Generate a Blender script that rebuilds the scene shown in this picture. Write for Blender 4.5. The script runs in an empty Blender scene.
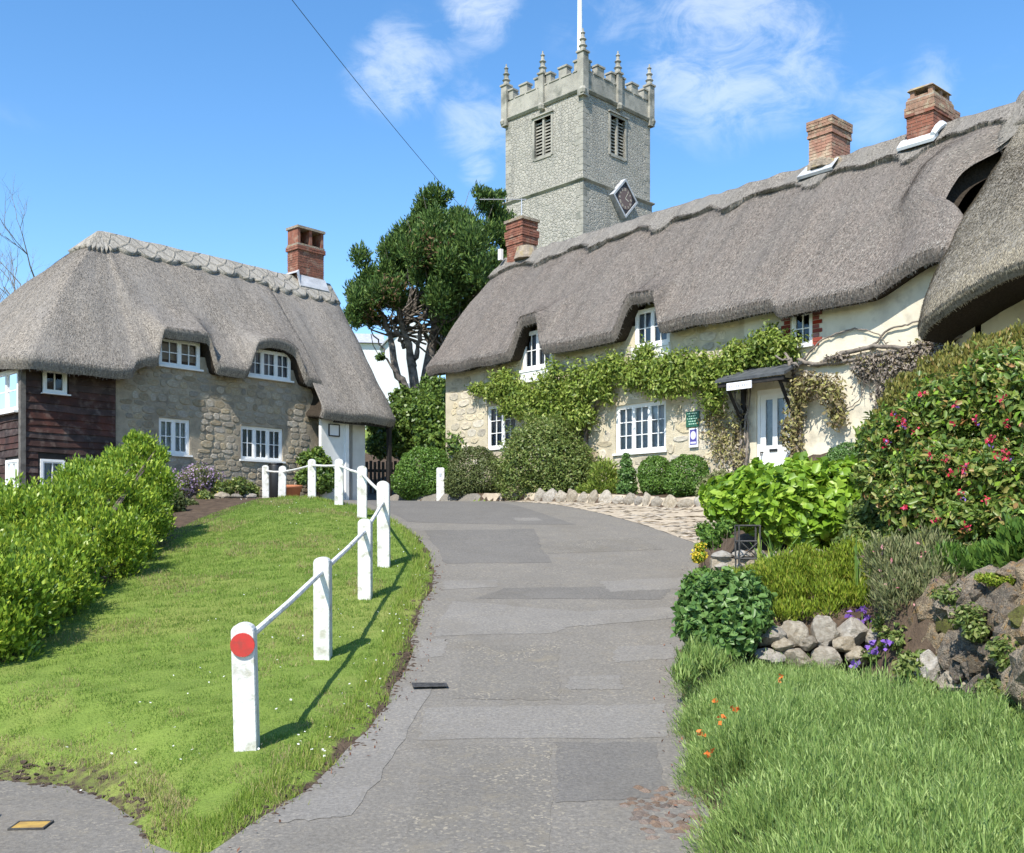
import bpy, bmesh, math, random
import numpy as np
from mathutils import Vector, Matrix, noise as mnoise

scene = bpy.context.scene
COL = scene.collection
R = math.radians

# ------------------------------------------------------------------ camera, sky, sun, exposure
EYE = 1.75
cam_d = bpy.data.cameras.new('camera')
cam_d.sensor_width = 36.0
cam_d.lens = 36.0 * 1000 / 1024
cam_d.shift_y = 103.5 / 1024
cam_d.clip_start = .1
cam_d.clip_end = 8000
cam = bpy.data.objects.new('camera', cam_d)
COL.objects.link(cam)
cam.location = (0, 0, EYE)
cam.rotation_euler = (R(90), 0, 0)
scene.camera = cam

SUN_EL, SUN_AZ = R(50), R(205)      # azimuth clockwise from +Y: behind the viewer, a little left
world = bpy.data.worlds.new('World')
scene.world = world
world.use_nodes = True
SKY_STRENGTH = .115
sun_d = bpy.data.lights.new('sun', 'SUN')
sun_d.energy = 5.0
sun_d.angle = R(.55)
sun_d.color = (1, .945, .85)
sun = bpy.data.objects.new('sun', sun_d)
COL.objects.link(sun)
_sv = Vector((math.sin(SUN_AZ) * math.cos(SUN_EL), math.cos(SUN_AZ) * math.cos(SUN_EL), math.sin(SUN_EL)))
sun.rotation_euler = _sv.to_track_quat('Z', 'Y').to_euler()
sun.location = _sv * 60
scene.view_settings.view_transform = 'Standard'
scene.view_settings.look = 'None'
scene.view_settings.gamma = 1
scene.view_settings.exposure = .6
scene.render.engine = 'CYCLES'
scene.cycles.use_denoising = True
scene.cycles.max_bounces = 7
scene.cycles.transparent_max_bounces = 12
scene.cycles.sample_clamp_indirect = 6

def build_sky():
    nt = world.node_tree
    nt.nodes.clear()
    N, L = nt.nodes.new, nt.links.new
    sky = N('ShaderNodeTexSky')
    sky.sky_type = 'NISHITA'
    sky.sun_disc = False
    sky.sun_elevation = SUN_EL
    sky.sun_rotation = SUN_AZ
    sky.altitude = 0
    sky.air_density = 1.0
    sky.dust_density = .2
    sky.ozone_density = 1.6
    tc = N('ShaderNodeTexCoord')
    def mth(op, a, b=None, clamp=False):
        n = N('ShaderNodeMath'); n.operation = op; n.use_clamp = clamp
        for i, v in enumerate((a, b)):
            if v is None: continue
            if isinstance(v, (int, float)): n.inputs[i].default_value = v
            else: L(v, n.inputs[i])
        return n.outputs[0]
    def rng(v, a, b, c=0., d=1.):
        n = N('ShaderNodeMapRange'); n.interpolation_type = 'SMOOTHSTEP'
        L(v, n.inputs[0])
        for i, q in enumerate((a, b, c, d)): n.inputs[i + 1].default_value = q
        return n.outputs[0]
    def ns(scale, detail, rough, dist=0., off=(0, 0, 0), stretch=(1, 1, 1.8)):
        mp = N('ShaderNodeMapping'); mp.inputs['Location'].default_value = off; mp.inputs['Scale'].default_value = stretch
        L(tc.outputs['Generated'], mp.inputs[0])
        n = N('ShaderNodeTexNoise'); n.inputs['Scale'].default_value = scale
        n.inputs['Detail'].default_value = detail; n.inputs['Roughness'].default_value = rough
        n.inputs['Distortion'].default_value = dist
        L(mp.outputs[0], n.inputs['Vector'])
        return n.outputs['Fac']
    fine = ns(7, 10, .62, .6)
    wisp = ns(19, 9, .66, .8, (3, 1, 0))
    # drifting fair-weather cloud over the whole sky
    wide = rng(ns(3.1, 3, .5, 0, (7.3, 2.1, 4.4)), .60, .74)
    banks = [(400, 68, 42, .62), (378, 80, 30, .5), (430, 62, 24, .5), (480, 8, 34, .75), (462, 38, 28, .35), (478, 118, 38, .5), (477, 168, 17, .5), (720, 45, 80, .66),
             (780, 55, 60, .6), (640, 8, 45, .4), (660, 70, 40, .36), (870, 105, 34, .36), (930, 80, 27, .4), (985, 75, 34, .15), (590, 15, 40, .2)]
    m = wide
    for (px, py, rad, amp) in banks:
        v = Vector((px - 512, 1000, 530 - py)).normalized()
        d = N('ShaderNodeVectorMath'); d.operation = 'DOT_PRODUCT'
        nv = N('ShaderNodeVectorMath'); nv.operation = 'NORMALIZE'
        L(tc.outputs['Generated'], nv.inputs[0]); L(nv.outputs[0], d.inputs[0]); d.inputs[1].default_value = v
        s = math.cos(math.atan(rad / 1000 * 1.35))
        m = mth('MAXIMUM', m, mth('MULTIPLY', rng(d.outputs['Value'], s, 1.0), amp))
    f = mth('ADD', mth('MULTIPLY', fine, .58), mth('MULTIPLY', wisp, .42))
    dens = mth('MULTIPLY', m, rng(mth('ADD', f, mth('MULTIPLY', m, .18)), .51, .72), True)
    dens = mth('MULTIPLY', dens, .66, True)
    hs = N('ShaderNodeHueSaturation'); hs.inputs['Saturation'].default_value = 1.26; hs.inputs['Value'].default_value = 1.45
    L(sky.outputs[0], hs.inputs['Color'])
    mix = N('ShaderNodeMix'); mix.data_type = 'RGBA'
    L(dens, mix.inputs[0]); L(hs.outputs[0], mix.inputs[6])
    mix.inputs[7].default_value = (7.0, 7.4, 7.8, 1)
    bg = N('ShaderNodeBackground'); bg.inputs['Strength'].default_value = SKY_STRENGTH
    L(mix.outputs[2], bg.inputs[0])
    out = N('ShaderNodeOutputWorld'); L(bg.outputs[0], out.inputs[0])
build_sky()

def at(px, py, Y):
    """world point of the surveyed view line (px, py) at distance Y"""
    return np.array(((px - 512) / 1000 * Y, Y, EYE - (py - 530) / 1000 * Y))

# ------------------------------------------------------------------ lie of the land
def sstep(a, b, x):
    t = np.clip((np.asarray(x, float) - a) / (b - a), 0, 1)
    return t * t * (3 - 2 * t)
_by = np.array([-400, -60, 0, 4, 5.4, 7.4, 10, 12.4, 14.6, 18.8, 20.8, 23, 25.5, 28, 33, 40, 52, 60, 90, 5000.])
_bz = np.array([-4, -2.2, -.35, -.1, 0, .1, .42, .82, 1.13, 1.82, 2.08, 2.34, 2.48, 2.54, 2.7, 4.2, 7.0, 7.6, 8, 8.])
_fy = np.arange(-400, 400, .1)
_fz = np.interp(_fy, _by, _bz)
_k = np.hanning(25); _k /= _k.sum()
_fz = np.convolve(np.pad(_fz, 12, mode='edge'), _k, mode='valid')
def base(y): return np.interp(y, _fy, _fz)
def xl(y):   # left edge of the tarmac lane
    return np.interp(y, [-60, 5.2, 5.65, 6.3, 7.1, 8.2, 10, 12, 13.5, 14.6, 16, 17.5, 19.5, 20.8, 22, 24, 26, 27.2, 28.5, 60],
                     [-1.75, -1.75, -1.6, -1.38, -1.22, -1.1, -1.03, -1.12, -1.08, -1.14, -1.32, -1.65, -2.35, -3.15, -3.95, -5.0, -6.0, -6.4, -6.4, -6.4])
def xr(y):   # right edge of the tarmac lane
    return np.interp(y, [-60, 4, 5.4, 7.1, 8.5, 10, 12.4, 14.6, 16, 17, 19, 21, 23.5, 26, 29, 31, 60],
                     [1.1, 1.1, 1.12, 1.25, 1.45, 1.71, 2.2, 2.72, 3.0, 3.12, 2.5, 1.85, .8, -.35, -1.9, -2.3, -2.3])
def yb(x):   # front foot of the grass bank along the side lane
    return np.interp(x, [-60, -8, -5, -3.8, -3.2, -2.79, -2.4, -2.15, -1.7], [9.5, 8.4, 7.85, 7.45, 7.25, 6.93, 6.4, 5.94, 5.6])
def rloc(x, y):  # local coordinates of the long cottage
    dx, dy = np.asarray(x, float) - 5.74, np.asarray(y, float) - 22.0
    return dx * .665 - dy * .747, dx * .747 + dy * .665
def H(x, y):
    x = np.asarray(x, float); y = np.asarray(y, float)
    z = base(y)
    L = xl(y); R = xr(y)
    # bank above the side lane
    d = y - yb(x)
    wl = 1 - sstep(-1.95, -1.45, x)
    lane = -.12 + 0 * x
    zb = lane + (z - lane) * sstep(0.0, 1.3, d)
    near = (1 - sstep(9.0, 9.6, y)) * wl
    z = z * (1 - near) + zb * near
    onb = sstep(0.02, .3, L - x) * sstep(0.0, .35, d) * (1 - sstep(28, 29, y))
    z = z + .075 * onb
    # gentle swell of the lawn
    z = z + .16 * np.exp(-((x + 4.2) / 1.8) ** 2 - ((y - 18) / 6) ** 2)
    # right-hand gardens
    dr = x - R
    z = z + .1 * sstep(0, .5, dr) * (1 - sstep(16, 17, y))
    g2 = sstep(9.5, 9.62, y) * sstep(.25, .45, x - np.maximum(R, .197 * y)) * (1 - sstep(19.5, 21, y))
    z = z + g2 * (.36 + .12 * np.clip(dr, 0, 6))
    # rock garden: right of the line (3.0,8.9)-(4.1,6.2)
    q = (x - 3.1) * .926 + (y - 8.9) * .378
    q = np.minimum(q, x - 3.15 - .25 * np.clip(y - 9, 0, 9))
    z = z + .8 * sstep(.05, .3, q) * sstep(3.0, 4.0, y) * (1 - .62 * sstep(9.5, 9.7, y)) * (1 - sstep(13, 17, y))
    lx, ly = rloc(x, y)
    bed = sstep(-1.75, -1.6, ly) * sstep(-13, -12, lx) * (1 - sstep(3, 5, ly))
    z = z + bed * .22
    z = z + .35 * sstep(-1.7, 0.5, lx) * sstep(-3.2, -.8, ly) * (1 - sstep(3, 5, ly))
    return z

# ------------------------------------------------------------------ materials
MAT = {}
def _nt(name):
    m = bpy.data.materials.new(name); m.use_nodes = True
    nt = m.node_tree; nt.nodes.clear()
    MAT[name] = m
    return m, nt, nt.nodes.new, nt.links.new
def _noise(N, L, vec, scale, detail=6, rough=.55, dist=0):
    n = N('ShaderNodeTexNoise'); n.inputs['Scale'].default_value = scale; n.inputs['Detail'].default_value = detail
    n.inputs['Roughness'].default_value = rough; n.inputs['Distortion'].default_value = dist
    if vec is not None: L(vec, n.inputs['Vector'])
    return n.outputs['Fac']
def _mix(N, L, f, a, b, mode='MIX'):
    n = N('ShaderNodeMix'); n.data_type = 'RGBA'; n.blend_type = mode
    for i, v in ((0, f), (6, a), (7, b)):
        if isinstance(v, (int, float)): n.inputs[i].default_value = v
        elif isinstance(v, tuple): n.inputs[i].default_value = (*v, 1)
        else: L(v, n.inputs[i])
    return n.outputs[2]
def _rng(N, L, v, a, b, c=0., d=1.):
    n = N('ShaderNodeMapRange'); L(v, n.inputs[0])
    for i, q in enumerate((a, b, c, d)): n.inputs[i + 1].default_value = q
    return n.outputs[0]
def _vec(N, L, kind='Object', scale=(1, 1, 1)):
    tc = N('ShaderNodeTexCoord')
    if kind == 'World':
        g = N('ShaderNodeNewGeometry'); o = g.outputs['Position']
    else: o = tc.outputs[kind]
    mp = N('ShaderNodeMapping'); mp.inputs['Scale'].default_value = scale
    L(o, mp.inputs[0]); return mp.outputs[0]
def _finish(m, nt, N, L, col, rough=.85, bump=None, strength=.4, dist=.02, spec=.3, metal=0, normal_in=None):
    p = N('ShaderNodeBsdfPrincipled'); o = N('ShaderNodeOutputMaterial')
    if isinstance(col, tuple): p.inputs['Base Color'].default_value = (*col, 1)
    else: L(col, p.inputs['Base Color'])
    if isinstance(rough, (int, float)): p.inputs['Roughness'].default_value = rough
    else: L(rough, p.inputs['Roughness'])
    p.inputs['Specular IOR Level'].default_value = spec; p.inputs['Metallic'].default_value = metal
    if bump is not None:
        b = N('ShaderNodeBump'); b.inputs['Strength'].default_value = strength; b.inputs['Distance'].default_value = dist
        L(bump, b.inputs['Height']); L(b.outputs[0], p.inputs['Normal'])
    L(p.outputs[0], o.inputs[0]); return m

def two_tone(name, c1, c2, scale=4, rough=.85, bscale=30, strength=.4, dist=.02, lo=.35, hi=.65, rand=0., fine=0., spec=.3, c3=None, c3s=1.2, kind='Object'):
    m, nt, N, L = _nt(name)
    v = _vec(N, L, kind)
    c = _mix(N, L, _rng(N, L, _noise(N, L, v, scale), lo, hi), c1, c2)
    if c3: c = _mix(N, L, _rng(N, L, _noise(N, L, v, c3s, 4), .52, .68), c, c3)
    if fine:
        c = _mix(N, L, fine, c, _mix(N, L, _noise(N, L, v, bscale * 2.2, 3), (.0, .0, .0), (1, 1, 1)), 'OVERLAY')
    if rand:
        oi = N('ShaderNodeObjectInfo')
        hs = N('ShaderNodeHueSaturation')
        L(c, hs.inputs['Color']); L(_rng(N, L, oi.outputs['Random'], 0, 1, 1 - rand, 1 + rand), hs.inputs['Value'])
        n2 = N('ShaderNodeMath'); n2.operation = 'FRACT'
        n3 = N('ShaderNodeMath'); n3.operation = 'MULTIPLY'; n3.inputs[1].default_value = 7.31
        L(oi.outputs['Random'], n3.inputs[0]); L(n3.outputs[0], n2.inputs[0])
        L(_rng(N, L, n2.outputs[0], 0, 1, .65, 1.25), hs.inputs['Saturation'])
        c = hs.outputs[0]
    return _finish(m, nt, N, L, c, rough, _noise(N, L, v, bscale, 5), strength, dist, spec)

def leaf_mat(name, stops, trans=.28, rough=.5, spec=.25, clump=0, clump_c=None):
    """stops: [(pos, colour)...] picked at random for each leaf"""
    m, nt, N, L = _nt(name)
    g = N('ShaderNodeNewGeometry')
    r = N('ShaderNodeValToRGB')
    el = r.color_ramp.elements
    while len(el) < len(stops): el.new(.5)
    for e, (p, c) in zip(el, stops): e.position = p; e.color = (*c, 1)
    L(g.outputs['Random Per Island'], r.inputs[0])
    c = r.outputs[0]
    if clump:
        c = _mix(N, L, _rng(N, L, _noise(N, L, _vec(N, L, 'Object'), clump, 3), .42, .62), c, clump_c)
    p = N('ShaderNodeBsdfPrincipled'); L(c, p.inputs['Base Color'])
    p.inputs['Roughness'].default_value = rough; p.inputs['Specular IOR Level'].default_value = spec
    t = N('ShaderNodeBsdfTranslucent')
    hs = N('ShaderNodeHueSaturation'); hs.inputs['Value'].default_value = 1.25; hs.inputs['Hue'].default_value = .485
    L(c, hs.inputs['Color']); L(hs.outputs[0], t.inputs[0])
    mx = N('ShaderNodeMixShader'); mx.inputs[0].default_value = trans
    L(p.outputs[0], mx.inputs[1]); L(t.outputs[0], mx.inputs[2])
    o = N('ShaderNodeOutputMaterial'); L(mx.outputs[0], o.inputs[0])
    return m

def flat(name, c, rough=.6, spec=.3, metal=0):
    m, nt, N, L = _nt(name)
    return _finish(m, nt, N, L, c, rough, spec=spec, metal=metal)

def make_thatch(name, c_hi, c_lo, c_grey, hatch=0):
    m, nt, N, L = _nt(name)
    v = _vec(N, L, 'UV', (1, 1, 1))
    st = _noise(N, L, _vec(N, L, 'UV', (34, 5, 1)), 1.0, 4, .6)          # straw running down the slope
    gr = _noise(N, L, _vec(N, L, 'Object'), 26, 3, .6)                    # cut ends
    big = _noise(N, L, _vec(N, L, 'UV', (.9, .35, 1)), 1.0, 5, .6)        # weathering
    drip = _noise(N, L, _vec(N, L, 'UV', (2.6, .16, 1)), 1.0, 4, .65)     # long water streaks
    gm = N('ShaderNodeMath'); gm.operation = 'MULTIPLY_ADD'; L(st, gm.inputs[0]); gm.inputs[1].default_value = .45
    gm2 = N('ShaderNodeMath'); gm2.operation = 'MULTIPLY'; L(gr, gm2.inputs[0]); gm2.inputs[1].default_value = .55
    L(gm2.outputs[0], gm.inputs[2])
    c = _mix(N, L, _rng(N, L, gm.outputs[0], .38, .62), c_lo, c_hi)
    c = _mix(N, L, _rng(N, L, big, .42, .66, 0, .75), c, c_grey)
    c = _mix(N, L, _rng(N, L, drip, .50, .68, 0, .55), c, tuple(q * .55 for q in c_grey))
    h = gm.outputs[0]
    if hatch:
        w1 = N('ShaderNodeTexWave'); w1.inputs['Scale'].default_value = hatch; w1.bands_direction = 'DIAGONAL'; w1.inputs['Distortion'].default_value = 1.2
        L(v, w1.inputs[0])
        w2 = N('ShaderNodeTexWave'); w2.inputs['Scale'].default_value = hatch; w2.bands_direction = 'DIAGONAL'; w2.inputs['Distortion'].default_value = 1.2
        L(_vec(N, L, 'UV', (-1, 1, 1)), w2.inputs[0])
        mn = N('ShaderNodeMath'); mn.operation = 'MAXIMUM'; L(w1.outputs['Fac'], mn.inputs[0]); L(w2.outputs['Fac'], mn.inputs[1])
        lines = _rng(N, L, mn.outputs[0], .86, .99)
        c = _mix(N, L, lines, c, tuple(q * .55 for q in c_hi))
        ad = N('ShaderNodeMath'); ad.operation = 'ADD'; L(h, ad.inputs[0]); L(lines, ad.inputs[1]); h = ad.outputs[0]
    return _finish(m, nt, N, L, c, .95, h, .75, .035, .1)

def make_masonry(name, c1, c2, mortar, scale, flatten=(1, 1, 1.5), dist=.03, lichen=None, drip=None):
    """rubble too far off to build stone by stone"""
    m, nt, N, L = _nt(name)
    v = _vec(N, L, 'Object', flatten)
    vo = N('ShaderNodeTexVoronoi'); vo.inputs['Scale'].default_value = scale; L(v, vo.inputs['Vector']); vo.inputs['Randomness'].default_value = .9
    ve = N('ShaderNodeTexVoronoi'); ve.feature = 'DISTANCE_TO_EDGE'; ve.inputs['Scale'].default_value = scale; L(v, ve.inputs['Vector']); ve.inputs['Randomness'].default_value = .9
    sp = N('ShaderNodeSeparateColor'); L(vo.outputs['Color'], sp.inputs[0])
    c = _mix(N, L, sp.outputs[0], c1, c2)
    c = _mix(N, L, _rng(N, L, _noise(N, L, _vec(N, L, 'Object'), 14, 5), .4, .7, 0, .5), c, c1)
    e = _rng(N, L, ve.outputs['Distance'], .02, .12)
    c = _mix(N, L, e, mortar, c)
    if lichen: c = _mix(N, L, _rng(N, L, _noise(N, L, _vec(N, L, 'Object'), 1.1, 6, .65), .52, .66, 0, .7), c, lichen)
    if drip: c = _mix(N, L, _rng(N, L, _noise(N, L, _vec(N, L, 'Object', (1.5, 1.5, .12)), 1.4, 5), .5, .7, 0, .6), c, drip)
    mm = N('ShaderNodeMath'); mm.operation = 'MULTIPLY_ADD'; L(_noise(N, L, v, scale * 3, 4), mm.inputs[0]); mm.inputs[1].default_value = .6; L(e, mm.inputs[2])
    return _finish(m, nt, N, L, c, .9, mm.outputs[0], .8, dist, .15)

make_thatch('thatch_west', (.35, .31, .265), (.075, .066, .056), (.22, .204, .186))
make_thatch('thatch_long', (.255, .218, .190), (.062, .053, .046), (.165, .148, .135))
make_thatch('thatch_wing', (.31, .28, .235), (.07, .063, .052), (.195, .182, .158))
make_thatch('thatch_ridge_west', (.42, .39, .33), (.17, .155, .135), (.33, .31, .28), hatch=1.1)
make_thatch('thatch_ridge_long', (.29, .265, .235), (.07, .063, .055), (.19, .18, .165))
make_thatch('thatch_under_shade', (.065, .052, .04), (.015, .012, .009), (.03, .024, .019))  # thatch tones darkened: the eave shade is put into the colour
leaf_mat('straw', [(0, (.12, .108, .096)), (.5, (.225, .207, .188)), (1, (.40, .365, .32))], .1, .8, .1)
leaf_mat('straw_wing', [(0, (.15, .13, .095)), (.5, (.30, .265, .205)), (1, (.46, .41, .31))], .1, .8, .1)
make_masonry('tower_stone', (.40, .38, .335), (.285, .275, .243), (.35, .335, .295), 4.2, (1, 1, 1.5), .05, (.29, .285, .25), (.225, .22, .20))
two_tone('tower_dressing', (.36, .345, .30), (.26, .25, .22), 1.5, .9, 18, .5, .03, c3=(.16, .162, .14))
two_tone('mortar_west', (.37, .315, .235), (.27, .23, .175), 5, .95, 35, .7, .03, c3=(.18, .155, .125))
two_tone('stone_west', (.38, .33, .25), (.27, .235, .18), 5, .92, 22, .7, .03, rand=.25, c3=(.30, .24, .17), c3s=3)
two_tone('mortar_long', (.56, .49, .36), (.44, .385, .28), 4, .95, 35, .6, .03)
two_tone('stone_long', (.58, .51, .375), (.44, .385, .285), 4, .92, 20, .6, .03, rand=.26, c3=(.36, .31, .24), c3s=3)
two_tone('plaster_cream', (.68, .625, .495), (.56, .51, .40), 1.6, .9, 14, .35, .02, c3=(.43, .39, .31), c3s=2.2)
two_tone('plaster_white', (.76, .76, .74), (.64, .63, .60), 2, .9, 14, .2, .02)
two_tone('house_white', (.62, .65, .68), (.55, .58, .61), .6, .85, 6, .1, .02)
two_tone('slate', (.09, .095, .10), (.05, .055, .06), 6, .6, 30, .3, .01)
two_tone('board', (.075, .036, .03), (.03, .018, .016), 3, .8, 25, .5, .015, rand=.3, c3=(.10, .07, .06), c3s=5)
two_tone('black_timber', (.028, .024, .022), (.012, .011, .010), 7, .7, 40, .5, .01)
two_tone('grey_timber', (.16, .145, .13), (.09, .08, .072), 7, .85, 40, .5, .01)
two_tone('white_paint', (.80, .80, .79), (.74, .74, .73), 5, .5, 30, .12, .006)
two_tone('post_paint', (.68, .68, .66), (.58, .57, .54), 6, .6, 30, .5, .012, lo=.4, hi=.6, c3=(.40, .39, .32), c3s=9)
two_tone('brick', (.27, .105, .068), (.16, .07, .05), 6, .9, 45, .5, .01, c3=(.30, .19, .14), c3s=4)
two_tone('brick_pale', (.36, .19, .135), (.25, .13, .095), 6, .9, 45, .5, .01, c3=(.46, .36, .26), c3s=3)
two_tone('brick_mortar', (.40, .36, .30), (.28, .25, .21), 8, .95, 40, .5, .01)
two_tone('chimney_cap', (.34, .28, .22), (.20, .165, .13), 8, .95, 25, .9, .03, c3=(.33, .26, .12), c3s=5)
two_tone('brick_lichen', (.33, .19, .13), (.22, .14, .10), 7, .9, 45, .7, .02, c3=(.38, .32, .22), c3s=6)
two_tone('paving', (.43, .37, .285), (.34, .285, .215), 5, .95, 30, .6, .02, rand=.15)
two_tone('flashing', (.46, .47, .49), (.33, .34, .36), 4, .5, 20, .3, .01)
two_tone('quoin_brick', (.26, .065, .05), (.17, .05, .04), 6, .9, 45, .4, .01, rand=.25)
two_tone('forecourt_stone', (.44, .375, .285), (.33, .275, .205), 5, .95, 45, .6, .02, fine=.35, c3=(.30, .245, .185), c3s=2.4)
two_tone('cobble', (.23, .17, .125), (.14, .10, .078), 9, .9, 40, .6, .02, rand=.3)
two_tone('rock', (.33, .27, .195), (.15, .12, .088), 5, .92, 16, 1.0, .06, rand=.35, c3=(.33, .215, .11), c3s=4)
two_tone('rock_pale', (.42, .375, .30), (.27, .235, .19), 4, .92, 18, .8, .04, rand=.2, c3=(.30, .255, .19), c3s=4)
two_tone('moss', (.16, .17, .035), (.09, .075, .035), 9, .95, 40, .8, .03)
two_tone('soil', (.10, .07, .048), (.055, .04, .03), 5, .95, 40, .9, .04)
two_tone('bark_cypress', (.20, .175, .15), (.075, .064, .055), 5, .95, 25, .8, .05)
two_tone('bark', (.16, .125, .095), (.08, .064, .05), 8, .95, 40, .8, .02)
two_tone('vine_wood', (.25, .215, .185), (.13, .11, .092), 8, .95, 50, .8, .02)
two_tone('terracotta', (.50, .20, .095), (.40, .15, .075), 5, .85, 40, .2, .006)
two_tone('iron', (.075, .073, .07), (.04, .038, .037), 12, .65, 60, .6, .01)
two_tone('yellow_lid', (.46, .30, .07), (.30, .19, .06), 9, .7, 60, .4, .006)
two_tone('curtain', (.70, .72, .76), (.52, .55, .60), 8, .9, 30, .1, .01)
two_tone('curtain_grey', (.34, .36, .42), (.22, .24, .29), 8, .9, 30, .1, .01)
two_tone('red_reflector', (.50, .04, .035), (.40, .045, .035), 14, .45, 60, .1, .004, c3=(.34, .05, .04), c3s=20)
flat('black_plastic', (.012, .012, .013), .45, .5)
flat('sign_green', (.02, .10, .062), .4, .4)
flat('sign_navy', (.075, .065, .26), .4, .4)
flat('sign_white', (.74, .74, .76), .45, .4)
flat('sign_lilac', (.62, .58, .78), .45, .4)
flat('sign_pale_green', (.42, .62, .50), .5, .3)
flat('lead_grey', (.36, .37, .39), .5, .4)
flat('clock_black', (.03, .024, .024), .5, .3)
flat('clock_face', (.15, .105, .095), .6, .3)
flat('gilt', (.62, .55, .42), .5, .4)
flat('cable', (.02, .02, .022), .6, .3)
flat('metal', (.5, .5, .52), .4, .5, .6)
flat('interior_shade', (.035, .032, .03), .95, .1)  # near-black colour standing for the shade inside rooms and hollows

def make_glass():
    m, nt, N, L = _nt('glass')
    t = N('ShaderNodeBsdfTransparent'); t.inputs[0].default_value = (.80, .84, .86, 1)
    g = N('ShaderNodeBsdfGlossy'); g.inputs['Roughness'].default_value = .04; g.inputs[0].default_value = (.95, .97, 1, 1)
    f = N('ShaderNodeFresnel'); f.inputs[0].default_value = 1.65
    mx = N('ShaderNodeMixShader'); L(f.outputs[0], mx.inputs[0]); L(t.outputs[0], mx.inputs[1]); L(g.outputs[0], mx.inputs[2])
    o = N('ShaderNodeOutputMaterial'); L(mx.outputs[0], o.inputs[0])
make_glass()

def make_ground():
    m, nt, N, L = _nt('ground')
    v = _vec(N, L, 'World')
    g = _mix(N, L, _rng(N, L, _noise(N, L, v, 3.0, 7, .65), .35, .65), (.125, .18, .036), (.175, .24, .048))
    g = _mix(N, L, _rng(N, L, _noise(N, L, v, .55, 4, .6), .5, .68), g, (.215, .24, .065))
    s = _mix(N, L, _rng(N, L, _noise(N, L, v, 6, 6, .65), .35, .65), (.058, .042, .031), (.115, .083, .057))
    a = N('ShaderNodeAttribute'); a.attribute_name = 'soil'
    nz = N('ShaderNodeMath'); nz.operation = 'MULTIPLY_ADD'; L(_noise(N, L, v, 5, 5, .7), nz.inputs[0]); nz.inputs[1].default_value = .9; nz.inputs[2].default_value = -.45
    ad = N('ShaderNodeMath'); ad.operation = 'ADD'; L(a.outputs['Fac'], ad.inputs[0]); L(nz.outputs[0], ad.inputs[1])
    c = _mix(N, L, _rng(N, L, ad.outputs[0], .4, .6), g, s)
    _finish(m, nt, N, L, c, .95, _noise(N, L, v, 45, 5), .8, .03, .1)
make_ground()
def make_tarmac(name, c, worn=.3, chips=.0):
    m, nt, N, L = _nt(name)
    v = _vec(N, L, 'World')
    a = _mix(N, L, _rng(N, L, _noise(N, L, v, 1.3, 6, .6), .35, .65), tuple(q * .90 for q in c), tuple(q * 1.10 for q in c))
    a = _mix(N, L, _rng(N, L, _noise(N, L, v, 38, 4, .7), .34, .66), _mix(N, L, .55, a, tuple(q * .55 for q in c)), _mix(N, L, .5, a, tuple(q * 1.35 for q in c)))
    sp = N('ShaderNodeTexVoronoi'); sp.inputs['Scale'].default_value = 55; L(v, sp.inputs['Vector'])
    sc = N('ShaderNodeSeparateColor'); L(sp.outputs['Color'], sc.inputs[0])
    chip = N('ShaderNodeMath'); chip.operation = 'MULTIPLY'
    L(_rng(N, L, sc.outputs[0], .86, .9), chip.inputs[0]); L(_rng(N, L, _noise(N, L, v, 2.3, 4), .42, .62, chips * .3, chips), chip.inputs[1])
    a = _mix(N, L, chip.outputs[0], a, (c[0] * 1.75, c[1] * 1.68, c[2] * 1.5))
    st = _rng(N, L, _noise(N, L, v, 4.5, 7, .7, .4), .52, .72, 0, worn)
    a = _mix(N, L, st, a, (c[0] * 1.22, c[1] * 1.16, c[2] * 1.02))
    dk = _rng(N, L, _noise(N, L, v, .9, 5, .65, .6), .54, .7, 0, .35)
    a = _mix(N, L, dk, a, (c[0] * .78, c[1] * .74, c[2] * .66))
    _finish(m, nt, N, L, a, .92, _noise(N, L, v, 90, 4), .5, .008, .2)
make_tarmac('tarmac', (.170, .157, .137), .5, .6)
make_tarmac('tarmac_light', (.190, .178, .160), .35, .4)
make_tarmac('tarmac_dark', (.142, .133, .120), .3, .4)
make_tarmac('tarmac_worn', (.158, .146, .127), .9, 1.0)

leaf_mat('grass', [(0, (.125, .20, .04)), (.4, (.175, .275, .052)), (.8, (.235, .335, .07)), (.97, (.34, .37, .12)), (1, (.42, .39, .19))], .42, .6, .1)
leaf_mat('grass_rough', [(0, (.15, .23, .035)), (.5, (.22, .325, .05)), (.88, (.32, .36, .09)), (1, (.42, .37, .17))], .35, .55, .2)
leaf_mat('grass_dry', [(0, (.20, .19, .065)), (.5, (.30, .26, .115)), (1, (.42, .35, .19))], .3, .6, .15)
leaf_mat('lavender', [(0, (.10, .175, .042)), (.35, (.19, .295, .075)), (.75, (.29, .40, .12)), (1, (.42, .52, .20))], .35, .5, .25)
leaf_mat('hedge', [(0, (.09, .165, .018)), (.4, (.17, .285, .028)), (.75, (.29, .41, .04)), (1, (.42, .50, .07))], .32, .4, .4)
leaf_mat('box', [(0, (.055, .12, .022)), (.5, (.10, .195, .032)), (1, (.165, .27, .05))], .28, .45, .3)
leaf_mat('olive_bush', [(0, (.06, .082, .028)), (.5, (.10, .13, .042)), (1, (.16, .185, .065))], .25, .5, .25)
leaf_mat('mixed_bush', [(0, (.075, .12, .028)), (.5, (.135, .19, .045)), (.85, (.21, .26, .07)), (1, (.30, .30, .12))], .3, .45, .3)
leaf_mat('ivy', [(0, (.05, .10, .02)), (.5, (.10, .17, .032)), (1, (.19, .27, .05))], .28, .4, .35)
leaf_mat('wisteria', [(0, (.10, .155, .03)), (.4, (.19, .275, .045)), (.8, (.29, .37, .07)), (1, (.42, .45, .14))], .35, .45, .3)
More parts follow.
